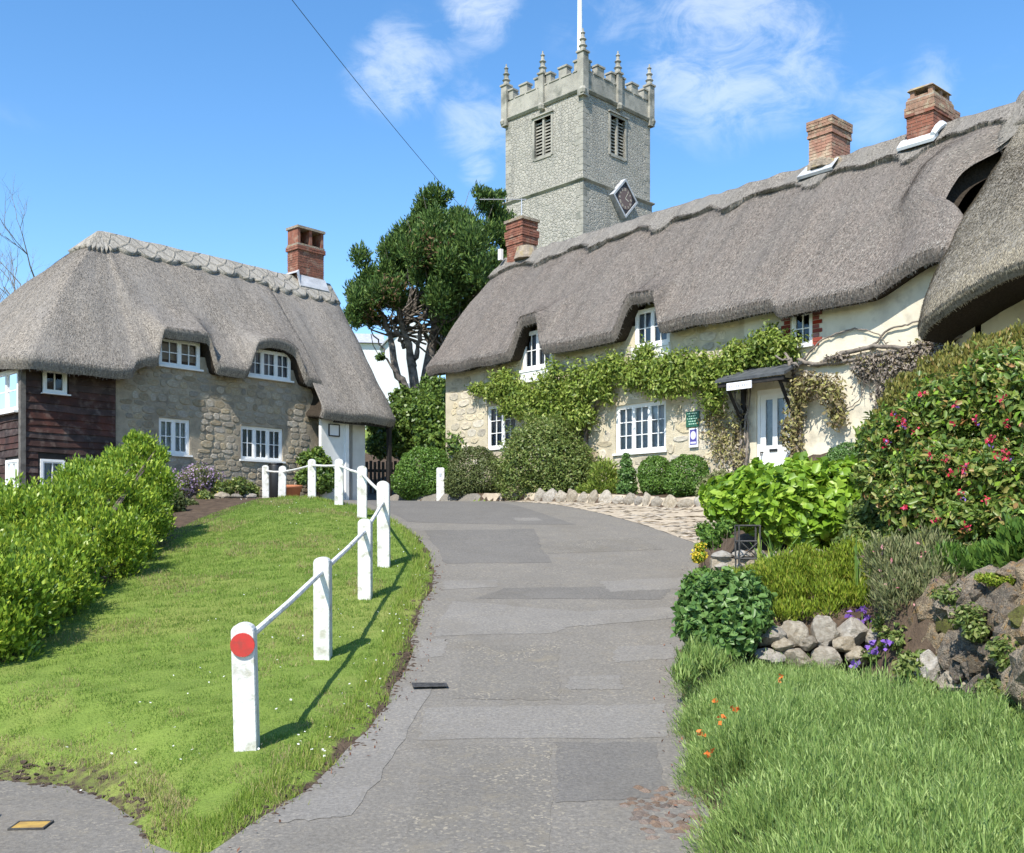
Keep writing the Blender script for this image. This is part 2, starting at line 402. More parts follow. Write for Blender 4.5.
leaf_mat('vine_dry', [(0, (.16, .12, .075)), (.35, (.26, .215, .11)), (.7, (.33, .33, .10)), (1, (.42, .36, .27))], .3, .6, .2)
leaf_mat('hydrangea', [(0, (.105, .20, .018)), (.5, (.185, .32, .026)), (.85, (.27, .42, .04)), (1, (.36, .48, .08))], .32, .4, .4)
leaf_mat('heather', [(0, (.10, .155, .018)), (.4, (.17, .25, .024)), (.8, (.27, .345, .034)), (1, (.32, .30, .06))], .3, .5, .2)
leaf_mat('geranium', [(0, (.06, .125, .03)), (.5, (.10, .195, .045)), (1, (.17, .28, .085))], .28, .4, .35)
leaf_mat('fuchsia', [(0, (.065, .125, .024)), (.4, (.125, .195, .036)), (.75, (.20, .25, .055)), (.93, (.30, .27, .08)), (1, (.36, .17, .07))], .3, .4, .35)
leaf_mat('spirea', [(0, (.11, .12, .028)), (.5, (.19, .195, .04)), (.9, (.28, .25, .06)), (1, (.34, .22, .08))], .3, .45, .3)
leaf_mat('grey_herb', [(0, (.13, .16, .065)), (.5, (.20, .225, .095)), (1, (.31, .30, .16))], .3, .55, .2)
leaf_mat('iris_leaf', [(0, (.11, .21, .05)), (.6, (.19, .31, .07)), (1, (.40, .46, .09))], .35, .4, .35)
leaf_mat('cypress', [(0, (.025, .055, .016)), (.4, (.06, .115, .028)), (.8, (.11, .185, .042)), (1, (.16, .225, .055))], .18, .5, .2)
leaf_mat('cypress_dead', [(0, (.10, .065, .035)), (1, (.19, .125, .07))], .15, .7, .1)
leaf_mat('petal_crimson', [(0, (.40, .015, .035)), (.7, (.58, .03, .075)), (1, (.66, .10, .17))], .3, .45, .3)
leaf_mat('petal_purple', [(0, (.15, .06, .36)), (1, (.32, .17, .58))], .3, .5, .3)
leaf_mat('petal_lilac', [(0, (.34, .22, .38)), (1, (.52, .40, .56))], .3, .55, .2)
leaf_mat('petal_pink', [(0, (.50, .17, .20)), (1, (.66, .38, .38))], .3, .5, .3)
leaf_mat('petal_orange', [(0, (.62, .13, .03)), (1, (.75, .24, .05))], .3, .5, .3)
leaf_mat('petal_yellow', [(0, (.62, .47, .04)), (1, (.75, .62, .08))], .3, .5, .3)
leaf_mat('petal_white', [(0, (.72, .72, .68)), (1, (.82, .82, .80))], .3, .5, .3)
leaf_mat('dead_stems', [(0, (.13, .055, .035)), (1, (.24, .12, .075))], .15, .7, .1)
leaf_mat('twig', [(0, (.17, .14, .12)), (1, (.30, .26, .22))], .05, .8, .1)

# ------------------------------------------------------------------ mesh helpers
def link(o, parent=None):
    COL.objects.link(o)
    if parent is not None: o.parent = parent
    return o
def empty(name, loc, rz=0):
    o = bpy.data.objects.new(name, None); o.location = loc; o.rotation_euler = (0, 0, rz); o.empty_display_size = .3
    return link(o)
def tag(o, label=None, cat=None, group=None, kind=None):
    if label: o['label'] = label
    if cat: o['category'] = cat
    if group: o['group'] = group
    if kind: o['kind'] = kind
    return o
def thing(name, label, cat, loc, rz=0, group=None): return tag(empty(name, loc, rz), label, cat, group)
def mk(name, V, F, mat, parent=None, smooth=False, uv=None):
    """mesh object from lists"""
    me = bpy.data.meshes.new(name)
    me.from_pydata([tuple(map(float, v)) for v in V], [], F)
    me.materials.append(MAT[mat])
    if smooth: me.polygons.foreach_set('use_smooth', [True] * len(me.polygons))
    me.update()
    return link(bpy.data.objects.new(name, me), parent)
def mesh_np(name, V, F, mat, uv=None, smooth=False):
    """fast path: V (n,3) array, F (m,k) int array with equal-sided faces"""
    V = np.asarray(V, np.float32); F = np.asarray(F, np.int32)
    me = bpy.data.meshes.new(name)
    me.vertices.add(len(V)); me.vertices.foreach_set('co', V.ravel())
    k = F.shape[1]
    me.loops.add(F.size); me.loops.foreach_set('vertex_index', F.ravel())
    me.polygons.add(len(F)); me.polygons.foreach_set('loop_start', np.arange(0, F.size, k, dtype=np.int32))
    if smooth: me.polygons.foreach_set('use_smooth', np.ones(len(F), bool))
    if uv is not None:
        l = me.uv_layers.new(name='UVMap'); l.data.foreach_set('uv', np.asarray(uv, np.float32)[F.ravel()].ravel())
    me.materials.append(MAT[mat]); me.update(calc_edges=True)
    return me
def mknp(name, V, F, mat, parent=None, uv=None, smooth=False, kind=None):
    o = link(bpy.data.objects.new(name, mesh_np(name, V, F, mat, uv, smooth)), parent)
    if kind: o['kind'] = kind
    return o
def grid(name, P, mat, parent=None, close_u=False, close_v=False, smooth=True, uv=None, flip=False):
    """P: (m, n, 3) grid of points"""
    P = np.asarray(P, float); m, n = P.shape[:2]
    idx = np.arange(m * n).reshape(m, n)
    if close_u: idx = np.vstack([idx, idx[:1]])
    if close_v: idx = np.hstack([idx, idx[:, :1]])
    F = np.stack([idx[:-1, :-1], idx[1:, :-1], idx[1:, 1:], idx[:-1, 1:]], -1).reshape(-1, 4)
    if flip: F = F[:, ::-1]
    return mknp(name, P.reshape(-1, 3), F, mat, parent, None if uv is None else np.asarray(uv).reshape(-1, 2), smooth)
class MB:
    def __init__(s): s.V = []; s.F = []
    def add(s, V, F):
        b = len(s.V); s.V += [tuple(v) for v in V]; s.F += [tuple(i + b for i in f) for f in F]; return s
    def box(s, x0, x1, y0, y1, z0, z1):
        return s.add([(x, y, z) for z in (z0, z1) for y in (y0, y1) for x in (x0, x1)],
                     [(0, 2, 3, 1), (4, 5, 7, 6), (0, 1, 5, 4), (2, 6, 7, 3), (0, 4, 6, 2), (1, 3, 7, 5)])
    def cyl(s, x, y, z0, z1, r0, r1, n=10, cap=True):
        V = [(x + r * math.cos(2 * math.pi * i / n), y + r * math.sin(2 * math.pi * i / n), z) for z, r in ((z0, r0), (z1, r1)) for i in range(n)]
        F = [(i, (i + 1) % n, n + (i + 1) % n, n + i) for i in range(n)]
        if cap: F += [tuple(range(n))[::-1], tuple(range(n, 2 * n))]
        return s.add(V, F)
    def lathe(s, x, y, prof, n=12):
        V = [(x + r * math.cos(2 * math.pi * i / n), y + r * math.sin(2 * math.pi * i / n), z) for r, z in prof for i in range(n)]
        F = [(k * n + i, k * n + (i + 1) % n, (k + 1) * n + (i + 1) % n, (k + 1) * n + i) for k in range(len(prof) - 1) for i in range(n)]
        F += [tuple(range(n))[::-1], tuple(range((len(prof) - 1) * n, len(prof) * n))]
        return s.add(V, F)
    def tube(s, pts, radii, n=6, cap=True):
        pts = [Vector(p) for p in pts]
        if isinstance(radii, (int, float)): radii = [radii] * len(pts)
        V, F = [], []
        up = Vector((0, 0, 1))
        for i, p in enumerate(pts):
            d = (pts[min(i + 1, len(pts) - 1)] - pts[max(i - 1, 0)]).normalized()
            a = d.cross(up if abs(d.z) < .95 else Vector((1, 0, 0))).normalized(); b = d.cross(a)
            V += [p + (a * math.cos(2 * math.pi * k / n) + b * math.sin(2 * math.pi * k / n)) * radii[i] for k in range(n)]
        for i in range(len(pts) - 1):
            F += [(i * n + k, i * n + (k + 1) % n, (i + 1) * n + (k + 1) % n, (i + 1) * n + k) for k in range(n)]
        if cap: F += [tuple(range(n))[::-1], tuple(range((len(pts) - 1) * n, len(pts) * n))]
        return s.add(V, F)
    def xform(s, f): s.V = [tuple(f(*v)) for v in s.V]; return s
    def build(s, name, mat, parent=None, smooth=False): return mk(name, s.V, s.F, mat, parent, smooth)

def spread(pts, w, n):
    """resample a closed or open key polyline to n points and soften it by a moving average of w"""
    pts = np.asarray(pts, float); d = np.r_[0, np.cumsum(np.linalg.norm(np.diff(pts, axis=0), axis=1))]
    t = np.linspace(0, d[-1], n); q = np.stack([np.interp(t, d, pts[:, k]) for k in range(pts.shape[1])], 1)
    return q

# ------------------------------------------------------------------ foliage helpers
def rnd_unit(rng, n):
    v = rng.normal(size=(n, 3)); return v / np.linalg.norm(v, axis=1)[:, None]
def leaf_quads(P, Nn, L, W, rng, droop=0., fold=.18, along=None, jitter=.35, full=False):
    """one folded four-point leaf per point; Nn = outward direction"""
    n = len(P)
    if along is None:
        a = rnd_unit(rng, n) + Nn * .45; a[:, 2] += .1 - droop
    else: a = along + rnd_unit(rng, n) * jitter
    a /= np.linalg.norm(a, axis=1)[:, None] + 1e-9
    nn = Nn + rnd_unit(rng, n) * .65; nn[:, 2] += .35
    b = np.cross(a, nn); b /= np.linalg.norm(b, axis=1)[:, None] + 1e-9
    up = np.cross(b, a)
    l = (L * (.65 + .7 * rng.random(n)))[:, None]; w = (W * (.7 + .6 * rng.random(n)))[:, None]
    v0 = P - a * l * .5; v2 = P + a * l * .5 - up * l * .08
    if full:      # broad leaf: two halves folded along the midrib
        m1, m2 = P - a * l * .22 + up * w * fold, P + a * l * .2 + up * w * fold * .8
        V = np.stack([v0, v2, m1 + b * w * .46, m2 + b * w * .42, m1 - b * w * .46, m2 - b * w * .42], 1).reshape(-1, 3)
        i = np.arange(n)[:, None] * 6
        return V, np.concatenate([i + np.array([[0, 2, 3, 1]]), i + np.array([[0, 1, 5, 4]])], 0)
    m = P - a * l * .05 + up * w * fold
    V = np.stack([v0, m + b * w * .5, v2, m - b * w * .5], 1).reshape(-1, 3)
    F = np.arange(n * 4).reshape(n, 4)
    return V, F
def blob_points(blobs, n, rng, shell=(.55, 1.), rough=.16, freq=2.2, zmin=None, keep_in=.62, updens=.0):
    """points spread through the outer shell of a union of ellipsoids (cx,cy,cz,rx,ry,rz)"""
    B = np.array(blobs, float); w = (B[:, 3] * B[:, 4] + B[:, 4] * B[:, 5] + B[:, 3] * B[:, 5]); w /= w.sum()
    m = int(n * 2.2)
    k = rng.choice(len(B), m, p=w); d = rnd_unit(rng, m)
    if updens: d[:, 2] = np.where((d[:, 2] < 0) & (rng.random(m) < updens), -d[:, 2], d[:, 2])
    r = shell[0] + (shell[1] - shell[0]) * rng.random(m) ** .6
    f = np.sin(d[:, 0] * freq * 3.1 + k * 1.7) * np.sin(d[:, 1] * freq * 2.7 + k * 2.9) + .6 * np.sin(d[:, 2] * freq * 5.3 + d[:, 0] * freq * 4.1 + k)
    r = r * (1 + rough * f)
    P = B[k, :3] + d * r[:, None] * B[k, 3:]
    ok = np.ones(m, bool)
    for j in range(len(B)):
        q = ((P - B[j, :3]) / B[j, 3:]); ok &= (np.einsum('ij,ij->i', q, q) > keep_in ** 2) | (k == j)
    if zmin is not None: ok &= P[:, 2] > zmin
    P, d, k = P[ok][:n], d[ok][:n], k[ok][:n]
    nn = d / B[k, 3:]; nn /= np.linalg.norm(nn, axis=1)[:, None]
    return P, nn
def clump(blobs, n, f, seed, up=.3):
    """break big ellipsoids into bunches of smaller ones on and in their surface"""
    rng = np.random.default_rng(seed); out = []
    for b in blobs:
        b = np.asarray(b, float)
        for k in range(n):
            d = rng.normal(size=3); d /= np.linalg.norm(d); d[2] = abs(d[2]) if rng.random() < up else d[2]
            r = f * rng.uniform(.75, 1.25); out.append((*(b[:3] + d * b[3:] * (1 - r * .75) * rng.uniform(.75, 1.0)), *(b[3:] * r)))
    return out
def stems_mb(base, tips, rng, r0=.03, bend=.15):
    mb = MB()
    base = np.asarray(base, float)
    for t in tips:
        t = np.asarray(t, float); p = [base + np.r_[rng.normal(size=2) * .04, 0]]
        for u in (.3, .6, 1.0):
            q = base + (t - base) * np.array([u ** 1.3, u ** 1.3, u]); q = q + rng.normal(size=3) * bend * .25; p.append(q)
        mb.tube(p, [r0, r0 * .75, r0 * .5, r0 * .18], 5)
    return mb
def bush(name, label, cat, loc, blobs, n, L, W, mat, seed, group=None, shell=(.5, 1.), rough=.16, droop=0., stem_mat='bark', r0=.03, freq=2.2, part='foliage', extra=None, fold=.18, along_up=0., keep_in=.62, full=False):
    """shrub: blobs are given in world space; leaves + stems are its parts"""
    rng = np.random.default_rng(seed)
    t = thing(name, label, cat, loc, group=group); o = np.asarray(loc, float)
    B = np.array(blobs, float); B[:, :3] -= o
    P, nn = blob_points(B, n, rng, shell, rough, freq, keep_in=keep_in)
    ok = P[:, 2] + o[2] > H(P[:, 0] + o[0], P[:, 1] + o[1]) - .02
    P, nn = P[ok], nn[ok]
    al = None
    if along_up:
        al = nn * (1 - along_up); al[:, 2] += along_up
    V, F = leaf_quads(P, nn, L, W, rng, droop, fold, al, full=full)
    mknp(part, V, F, mat, t)
    Bt = B[rng.choice(len(B), 14, replace=False)] if len(B) > 14 else B
    tips = [b[:3] + np.array([0, 0, b[5] * .2]) for b in Bt] + [b[:3] + rng.normal(size=3) * b[3:] * .3 for b in Bt]
    stems_mb((0, 0, -.08), tips, rng, r0).build('stem', stem_mat, t)
    if extra:
        for (pn, mt, k, l, w, sh) in extra:
            P, nn = blob_points(B, k, rng, sh, rough, freq)
            V, F = leaf_quads(P, nn, l, w, rng)
            mknp(pn, V, F, mt, t)
    return t
def blades(P, h, w, rng, lean=.35, segs=1, dirn=None):
    """upright grass blades at points P; segs=1 triangle, segs=2 bent blade of a quad and a tip"""
    n = len(P); a = rng.random(n) * 2 * np.pi
    hh = h * (.55 + .8 * rng.random(n)); ww = w * (.7 + .6 * rng.random(n))
    side = np.stack([np.cos(a), np.sin(a), 0 * a], 1) * (ww * .5)[:, None]
    b = rng.random(n) * 2 * np.pi; le = lean * rng.random(n)
    ln = np.stack([np.cos(b) * le, np.sin(b) * le, 0 * b], 1)
    if dirn is not None: ln = ln + np.asarray(dirn) * 1.0
    tip = P + (ln + np.array([0, 0, 1.])) / np.sqrt(1 + (ln ** 2).sum(1))[:, None] * hh[:, None]
    if segs == 1:
        V = np.stack([P - side, P + side, tip], 1).reshape(-1, 3); return V, np.arange(n * 3).reshape(n, 3)
    mid = P + (ln * .45 + np.array([0, 0, 1.])) * (hh * .52)[:, None]
    V = np.stack([P - side * .8, P + side * .8, mid + side, mid - side, tip + side * .12, tip - side * .12], 1).reshape(-1, 3)
    i = np.arange(n)[:, None] * 6
    F = np.concatenate([i + np.array([[0, 1, 2, 3]]), i + np.array([[3, 2, 4, 5]])], 0)
    return V, F

# ------------------------------------------------------------------ ground, lane, forecourt
def build_setting():
    xs = np.unique(np.r_[np.array([-3000, -900, -300, -120, -60, -40, -30]), np.arange(-24, -8, .8), np.arange(-8, 7, .16), np.arange(7, 24, .8), np.array([30, 40, 60, 120, 300, 900, 3000])])
    ys = np.unique(np.r_[np.array([-400, -200, -100, -50, -25, -12, -6]), np.arange(-3, 3, .6), np.arange(3, 22, .14), np.arange(22, 32, .14), np.arange(32, 36, .4), np.arange(36, 66, 1.5), np.array([75, 90, 140, 300, 800, 1500, 4000])])
    X, Y = np.meshgrid(xs, ys, indexing='ij')
    Z = H(X, Y)
    rng = np.random.default_rng(3)
    on = (X > xl(Y) + .05) & (X < xr(Y) - .05) & (Y < 60)
    onl = (X < -1.5) & (Y < yb(X) - .05)
    lx, ly = rloc(X, Y)
    onf = (X > xr(Y) - .1) & (ly < -1.75) & (Y > 16.9) & (X < .205 * Y)
    Z = Z + np.where(on | onl | onf, -.05, rng.normal(size=Z.shape) * .008)
    soil = np.where((X > xr(Y) - .1) & (Y > 2), 1., 0.)
    soil = np.maximum(soil, np.where((Y > 27.2) & (Y < 45), .8, 0))
    edge = xl(Y) - X
    soil = np.maximum(soil, np.where((edge > -.3) & (edge < .12) & (Y < 20), .65, 0))
    soil = np.maximum(soil, np.where((Y > yb(X) - .3) & (Y < yb(X) + .4) & (X < -2.3), .5, 0))
    soil = np.maximum(soil, np.where((X < -4.9 - np.clip(Y - 9.5, -3, 6) * .1) & (Y > 8) & (Y < 27), .9, 0))
    o = grid('ground', np.stack([X, Y, Z], -1), 'ground', flip=False)
    at_ = o.data.attributes.new('soil', 'FLOAT', 'POINT'); at_.data.foreach_set('value', soil.ravel().astype(np.float32))
    tag(o, kind='structure')
    # tarmac lane
    yy = np.unique(np.r_[np.array([-60, -40, -25, -15, -8, -4, 0, 2]), np.arange(3, 31, .12), np.array([32, 34, 36.])])
    u = np.linspace(0, 1, 34)
    wob = np.array([.05 * mnoise.noise((3.1, y * 1.7, 0)) + .025 * mnoise.noise((8, y * 6, 0)) for y in yy])
    wob2 = np.array([.05 * mnoise.noise((13.1, y * 1.7, 0)) + .02 * mnoise.noise((5, y * 6, 0)) for y in yy])
    A = xl(yy) + wob; B = xr(yy) + wob2
    X = A[:, None] + (B - A)[:, None] * u[None]; Y = np.repeat(yy[:, None], len(u), 1)
    zc = H(np.clip(X, xl(Y) + .05, xr(Y) - .05), Y) + .006
    road = grid('road', np.stack([X, Y, zc], -1), 'tarmac', flip=True)
    tag(road, kind='structure')
    # side lane at the foot of the bank
    xs = np.arange(-14, -1.55, .15); v = np.linspace(0, 1, 20)
    top = yb(xs) + np.array([.06 * mnoise.noise((x * 2, 4, 1)) for x in xs])
    Y = -6 + (top[:, None] + 6) * v[None]; X = np.repeat(xs[:, None], len(v), 1)
    z = np.minimum(H(X, np.minimum(Y, yb(X) - .02)), 0.02)
    lane = grid('side_lane', np.stack([X, Y, z + .001], -1), 'tarmac', flip=False)
    tag(lane, kind='structure')

    def patch(name, c, mat, parent, lift=.004, jit=.02, nu=14, nv=14, seed=0):
        c = np.array(c, float); a = np.linspace(0, 1, nu)[:, None, None]; b = np.linspace(0, 1, nv)[None, :, None]
        P = (c[0] * (1 - a) + c[1] * a) * (1 - b) + (c[3] * (1 - a) + c[2] * a) * b
        rg = np.random.default_rng(seed); q = np.zeros(P.shape)
        m = np.ones(P.shape[:2], bool); m[1:-1, 1:-1] = False
        q[m] = rg.normal(size=(m.sum(), 2)) * jit * .5
        P = P + q
        z = H(np.clip(P[..., 0], xl(P[..., 1]) + .05, xr(P[..., 1]) - .05), P[..., 1]) + .006 + lift
        return grid(name, np.dstack([P, z]), mat, parent)
    L_ = [('tarmac_light', [(-.86, 10.95), (.5, 11.1), (.95, 12.0), (-.75, 12.6)], .004), ('tarmac_light', [(.55, 11.3), (2.0, 11.75), (2.1, 12.3), (.85, 12.05)], .006),
          ('tarmac_light', [(-.72, 7.66), (1.2, 7.7), (1.33, 8.6), (-.74, 8.5)], .004), ('tarmac_light', [(.5, 9.02), (1.0, 9.06), (1.03, 9.52), (.54, 9.48)], .004),
          ('tarmac_light', [(1.01, 9.98), (1.66, 10.1), (1.7, 10.62), (1.1, 10.55)], .004), ('tarmac_dark', [(.28, 6.25), (1.0, 6.35), (1.1, 7.6), (.34, 7.6)], .004),
          ('tarmac_light', [(-1.42, 5.85), (-.95, 6.0), (-.72, 9.1), (-.98, 9.15)], .006), ('tarmac_worn', [(-.6, 5.2), (.2, 5.3), (.3, 7.5), (-.6, 7.55)], .004), ('tarmac_worn', [(-.5, 8.75), (.4, 8.7), (.5, 10.6), (-.5, 10.6)], .004),
          ('tarmac_light', [(-.9, 13.3), (-.2, 13.5), (-.2, 14.0), (-.95, 13.9)], .004), ('tarmac_worn', [(.5, 16.0), (2.5, 16.4), (2.2, 17.6), (.4, 17.0)], .004),
          ('tarmac_light', [(-.8, 4.4), (.5, 4.5), (.4, 5.1), (-.9, 5.25)], .004), ('tarmac_light', [(-.95, 10.1), (-.7, 10.2), (-.7, 10.85), (-.98, 10.8)], .004), ('tarmac_dark', [(-.5, 12.75), (1.9, 12.7), (2.2, 13.6), (-.1, 13.4)], .004), ('tarmac_dark', [(-1.0, 15.2), (.6, 15.3), (.4, 18.5), (-1.6, 18.2)], .004), ('tarmac_light', [(1.3, 13.2), (2.4, 13.4), (2.55, 14.2), (1.2, 13.9)], .005), ('tarmac_dark', [(-2.0, 19.2), (1.2, 19.0), (-.6, 25), (-4.2, 25)], .004), ('tarmac_light', [(.1, 19.6), (.6, 19.6), (.5, 20.1), (.0, 20.1)], .006)]
    for i, (m, c, l) in enumerate(L_): patch('repair_patch', c, m, road, .0008 + l * .42, .03, seed=i)
    patch('repair_patch', [(-5.2, 5.2), (-3.0, 5.0), (-3.4, 6.4), (-5.0, 6.7)], 'tarmac_light', lane, -.0, .03, seed=40)
    # worn cobbles at the lane's right edge
    rg = random.Random(5); ms = [rock_mesh('cobble', 'cobble', 40 + i, 1, .25, (1, 1, .5)) for i in range(4)]
    for i in range(110):
        a, b = rg.random(), rg.random()
        x = .6 + .5 * a + .04 * b; y = 5.6 + .95 * b
        if x < .56 + (1 - b) * .2 + .5 * max(0, b - .5): continue
        o = link(bpy.data.objects.new('cobble', ms[i % 4]), road)
        o.location = (x, y, float(H(min(x, 1.05), y)) + .0); s = rg.uniform(.028, .05); o.scale = (s * 1.3, s, s); o.rotation_euler = (0, 0, rg.random() * 3)
    # stone forecourt
    ly = None
    yy = np.arange(16.95, 26.9, .1); Xs = []
    for y in yy:
        x0 = float(xr(y)) - .02
        x1 = min(.205 * y, (5.74 + (-1.62 - (y - 22) * .665) / .747))      # garden side or flower-bed kerb
        Xs.append((x0, max(x1, x0 + .02)))
    Xs = np.array(Xs); u = np.linspace(0, 1, 30)
    X = Xs[:, :1] + (Xs[:, 1:] - Xs[:, :1]) * u[None]; Y = np.repeat(yy[:, None], len(u), 1)
    rng = np.random.default_rng(9)
    Z = H(np.minimum(X, .196 * Y), Y) + .012 + rng.normal(size=X.shape) * .004
    fc = grid('forecourt', np.stack([X, Y, Z], -1), 'forecourt_stone', flip=True)
    tag(fc, kind='structure')
    # worn setts near enough to tell apart
    ms = [rock_mesh('paving_stone', 'paving', 60 + i, 1, .22, (1, 1, .22)) for i in range(5)]
    rg = random.Random(8); n = 0
    for k in range(900):
        y = rg.uniform(17.0, 25.5); x0, x1 = np.interp(y, yy, Xs[:, 0]), np.interp(y, yy, Xs[:, 1])
        if x1 - x0 < .5 or n > 230: continue
        x = rg.uniform(x0 + .12, x1 - .1); n += 1
        o = link(bpy.data.objects.new('paving_stone', ms[k % 5]), fc)
        s = rg.uniform(.07, .17); o.scale = (s * 1.5, s, .07); o.location = (x, y, float(H(min(x, .196 * y), y)) + .008); o.rotation_euler = (0, 0, rg.uniform(-.5, .5))

def rock_mesh(name, mat, seed, sub=2, rough=.35, sc=(1, 1, 1), cut=.72):
    bm = bmesh.new(); bmesh.ops.create_icosphere(bm, subdivisions=sub, radius=1)
    o = Vector((seed * 3.7, seed * 1.3, seed * 7.1))
    for v in bm.verts:
        d = v.co.normalized(); k = 1 + rough * mnoise.noise(d * 1.3 + o) + rough * .6 * mnoise.noise(d * 3.1 + o) + (rough * .35 * mnoise.noise(d * 7.3 + o) if sub > 2 else 0)
        p = d * k
        # flatten to a few facets so it reads as split stone
        for j in range(5):
            f = Vector((math.sin(seed + j * 2.3), math.cos(seed * 1.7 + j * 1.9), math.sin(seed * .7 + j * 3.1))).normalized()
            e = p.dot(f) - cut
            if e > 0: p -= f * e * .8
        v.co = Vector((p.x * sc[0], p.y * sc[1], p.z * sc[2]))
    me = bpy.data.meshes.new(name); bm.to_mesh(me); bm.free(); me.materials.append(MAT[mat])
    return me
build_setting()

# ------------------------------------------------------------------ building kit (local axes: x along the front, y into the house, z up)
def wall_sheet(x0, x1, z0, z1, holes, depth=.2, to3=lambda x, y, z: (x, y, z)):
    """front face at y=0 with openings and their reveals"""
    xs = sorted({x0, x1, *[h[0] for h in holes], *[h[1] for h in holes]}); zs = sorted({z0, z1, *[h[2] for h in holes], *[h[3] for h in holes]})
    xs = [x for x in xs if x0 <= x <= x1]; zs = [z for z in zs if z0 <= z <= z1]
    mb = MB()
    for a, b in zip(xs, xs[1:]):
        for c, d in zip(zs, zs[1:]):
            mx, mz = (a + b) / 2, (c + d) / 2
            if any(h[0] < mx < h[1] and h[2] < mz < h[3] for h in holes): continue
            mb.add([to3(a, 0, c), to3(b, 0, c), to3(b, 0, d), to3(a, 0, d)], [(0, 1, 2, 3)])
    for (a, b, c, d) in holes:
        q = [(a, c), (b, c), (b, d), (a, d)]
        for i in range(4):
            (xa, za), (xb, zb) = q[i], q[(i + 1) % 4]
            mb.add([to3(xa, 0, za), to3(xb, 0, zb), to3(xb, depth, zb), to3(xa, depth, za)], [(3, 2, 1, 0)])
    return mb
def window(parent, x0, x1, z0, z1, y=.07, lights=2, cols=2, rows=2, to3=lambda x, y, z: (x, y, z), curtain=None, sill=.05, seed=0, fw=.055, label=None, cdepth=.13):
    rg = random.Random(seed)
    mb = MB(); d0, d1 = y, y + .09
    mb.box(x0, x1, d0, d1, z1 - fw, z1); mb.box(x0, x1, d0, d1, z0, z0 + fw)
    mb.box(x0, x0 + fw, d0 - .002, d1, z0 + fw, z1 - fw); mb.box(x1 - fw, x1, d0 - .002, d1, z0 + fw, z1 - fw)
    iw = (x1 - x0 - 2 * fw - (lights - 1) * .05) / lights
    panes = []
    for l in range(lights):
        a = x0 + fw + l * (iw + .05); b = a + iw
        if l: mb.box(a - .05, a, d0 + .004, d1, z0 + fw, z1 - fw)
        c, d = z0 + fw, z1 - fw; st = .032
        mb.box(a, b, d0 + .015, d1 - .02, d - st, d); mb.box(a, b, d0 + .015, d1 - .02, c, c + st)
        mb.box(a, a + st, d0 + .012, d1 - .02, c + st, d - st); mb.box(b - st, b, d0 + .012, d1 - .02, c + st, d - st)
        a += st; b -= st; c += st; d -= st
        for k in range(1, cols):
            xx = a + (b - a) * k / cols; mb.box(xx - .011, xx + .011, d0 + .022, d1 - .03, c, d)
        for k in range(1, rows):
            zz = c + (d - c) * k / rows; mb.box(a, b, d0 + .026, d1 - .034, zz - .011, zz + .011)
        for i in range(cols):
            for j in range(rows): panes.append((a + (b - a) * i / cols, a + (b - a) * (i + 1) / cols, c + (d - c) * j / rows, c + (d - c) * (j + 1) / rows))
    w = mb.xform(to3).build('window', 'white_paint', parent)
    if label: w['label'] = label
    yp = d0 + .045
    for (a, b, c, d) in panes:
        t = [rg.uniform(-.004, .004) for _ in range(3)]
        V = [to3(a, yp + t[0], c), to3(b, yp + t[1], c), to3(b, yp + t[1] + t[2], d), to3(a, yp + t[0] + t[2], d)]
        mk('pane', V, [(0, 1, 2, 3)], 'glass', w)
    if sill:
        MB().box(x0 - .05, x1 + .05, y - .11, y + .02, z0 - sill, z0 - .002).xform(to3).build('sill', 'white_paint', w)
    if curtain:
        n = 40; V = []
        for i in range(n + 1):
            xx = x0 + .03 + (x1 - x0 - .06) * i / n; yy = y + cdepth + .03 * math.sin(i * 1.9 + seed)
            V += [to3(xx, yy, z0 + .03), to3(xx, yy, z1 - .03)]
        mk('curtain', V, [(2 * i, 2 * i + 2, 2 * i + 3, 2 * i + 1) for i in range(n)], curtain, w)
    return w
STONES = {}
def stone_meshes(mat):
    if mat in STONES: return STONES[mat]
    out = []
    for s in range(10):
        rg = random.Random(s * 13 + 5); n = 10; V = []
        ang = [2 * math.pi * i / n for i in range(n)]
        out_r = []
        for a in ang:      # rounded-rectangle outline
            c, si = math.cos(a), math.sin(a); k = 1 / max(abs(c), abs(si), .66 * (abs(c) + abs(si)))
            out_r.append(.5 * k * rg.uniform(.84, 1.04))
        for (f, y) in ((1, .0), (.96, -.7), (.84, -1.0)):
            V += [(r * f * math.cos(a), y * (1 + rg.uniform(-.15, .15)), r * f * math.sin(a)) for r, a in zip(out_r, ang)]
        V.append((rg.uniform(-.1, .1), -1.06, rg.uniform(-.1, .1)))
        F = [(k * n + i, k * n + (i + 1) % n, (k + 1) * n + (i + 1) % n, (k + 1) * n + i) for k in range(2) for i in range(n)] + [(2 * n + i, 2 * n + (i + 1) % n, 3 * n) for i in range(n)]
        me = bpy.data.meshes.new('stone'); me.from_pydata(V, [], F); me.materials.append(MAT[mat])
        out.append(me)
    STONES[mat] = out; return out
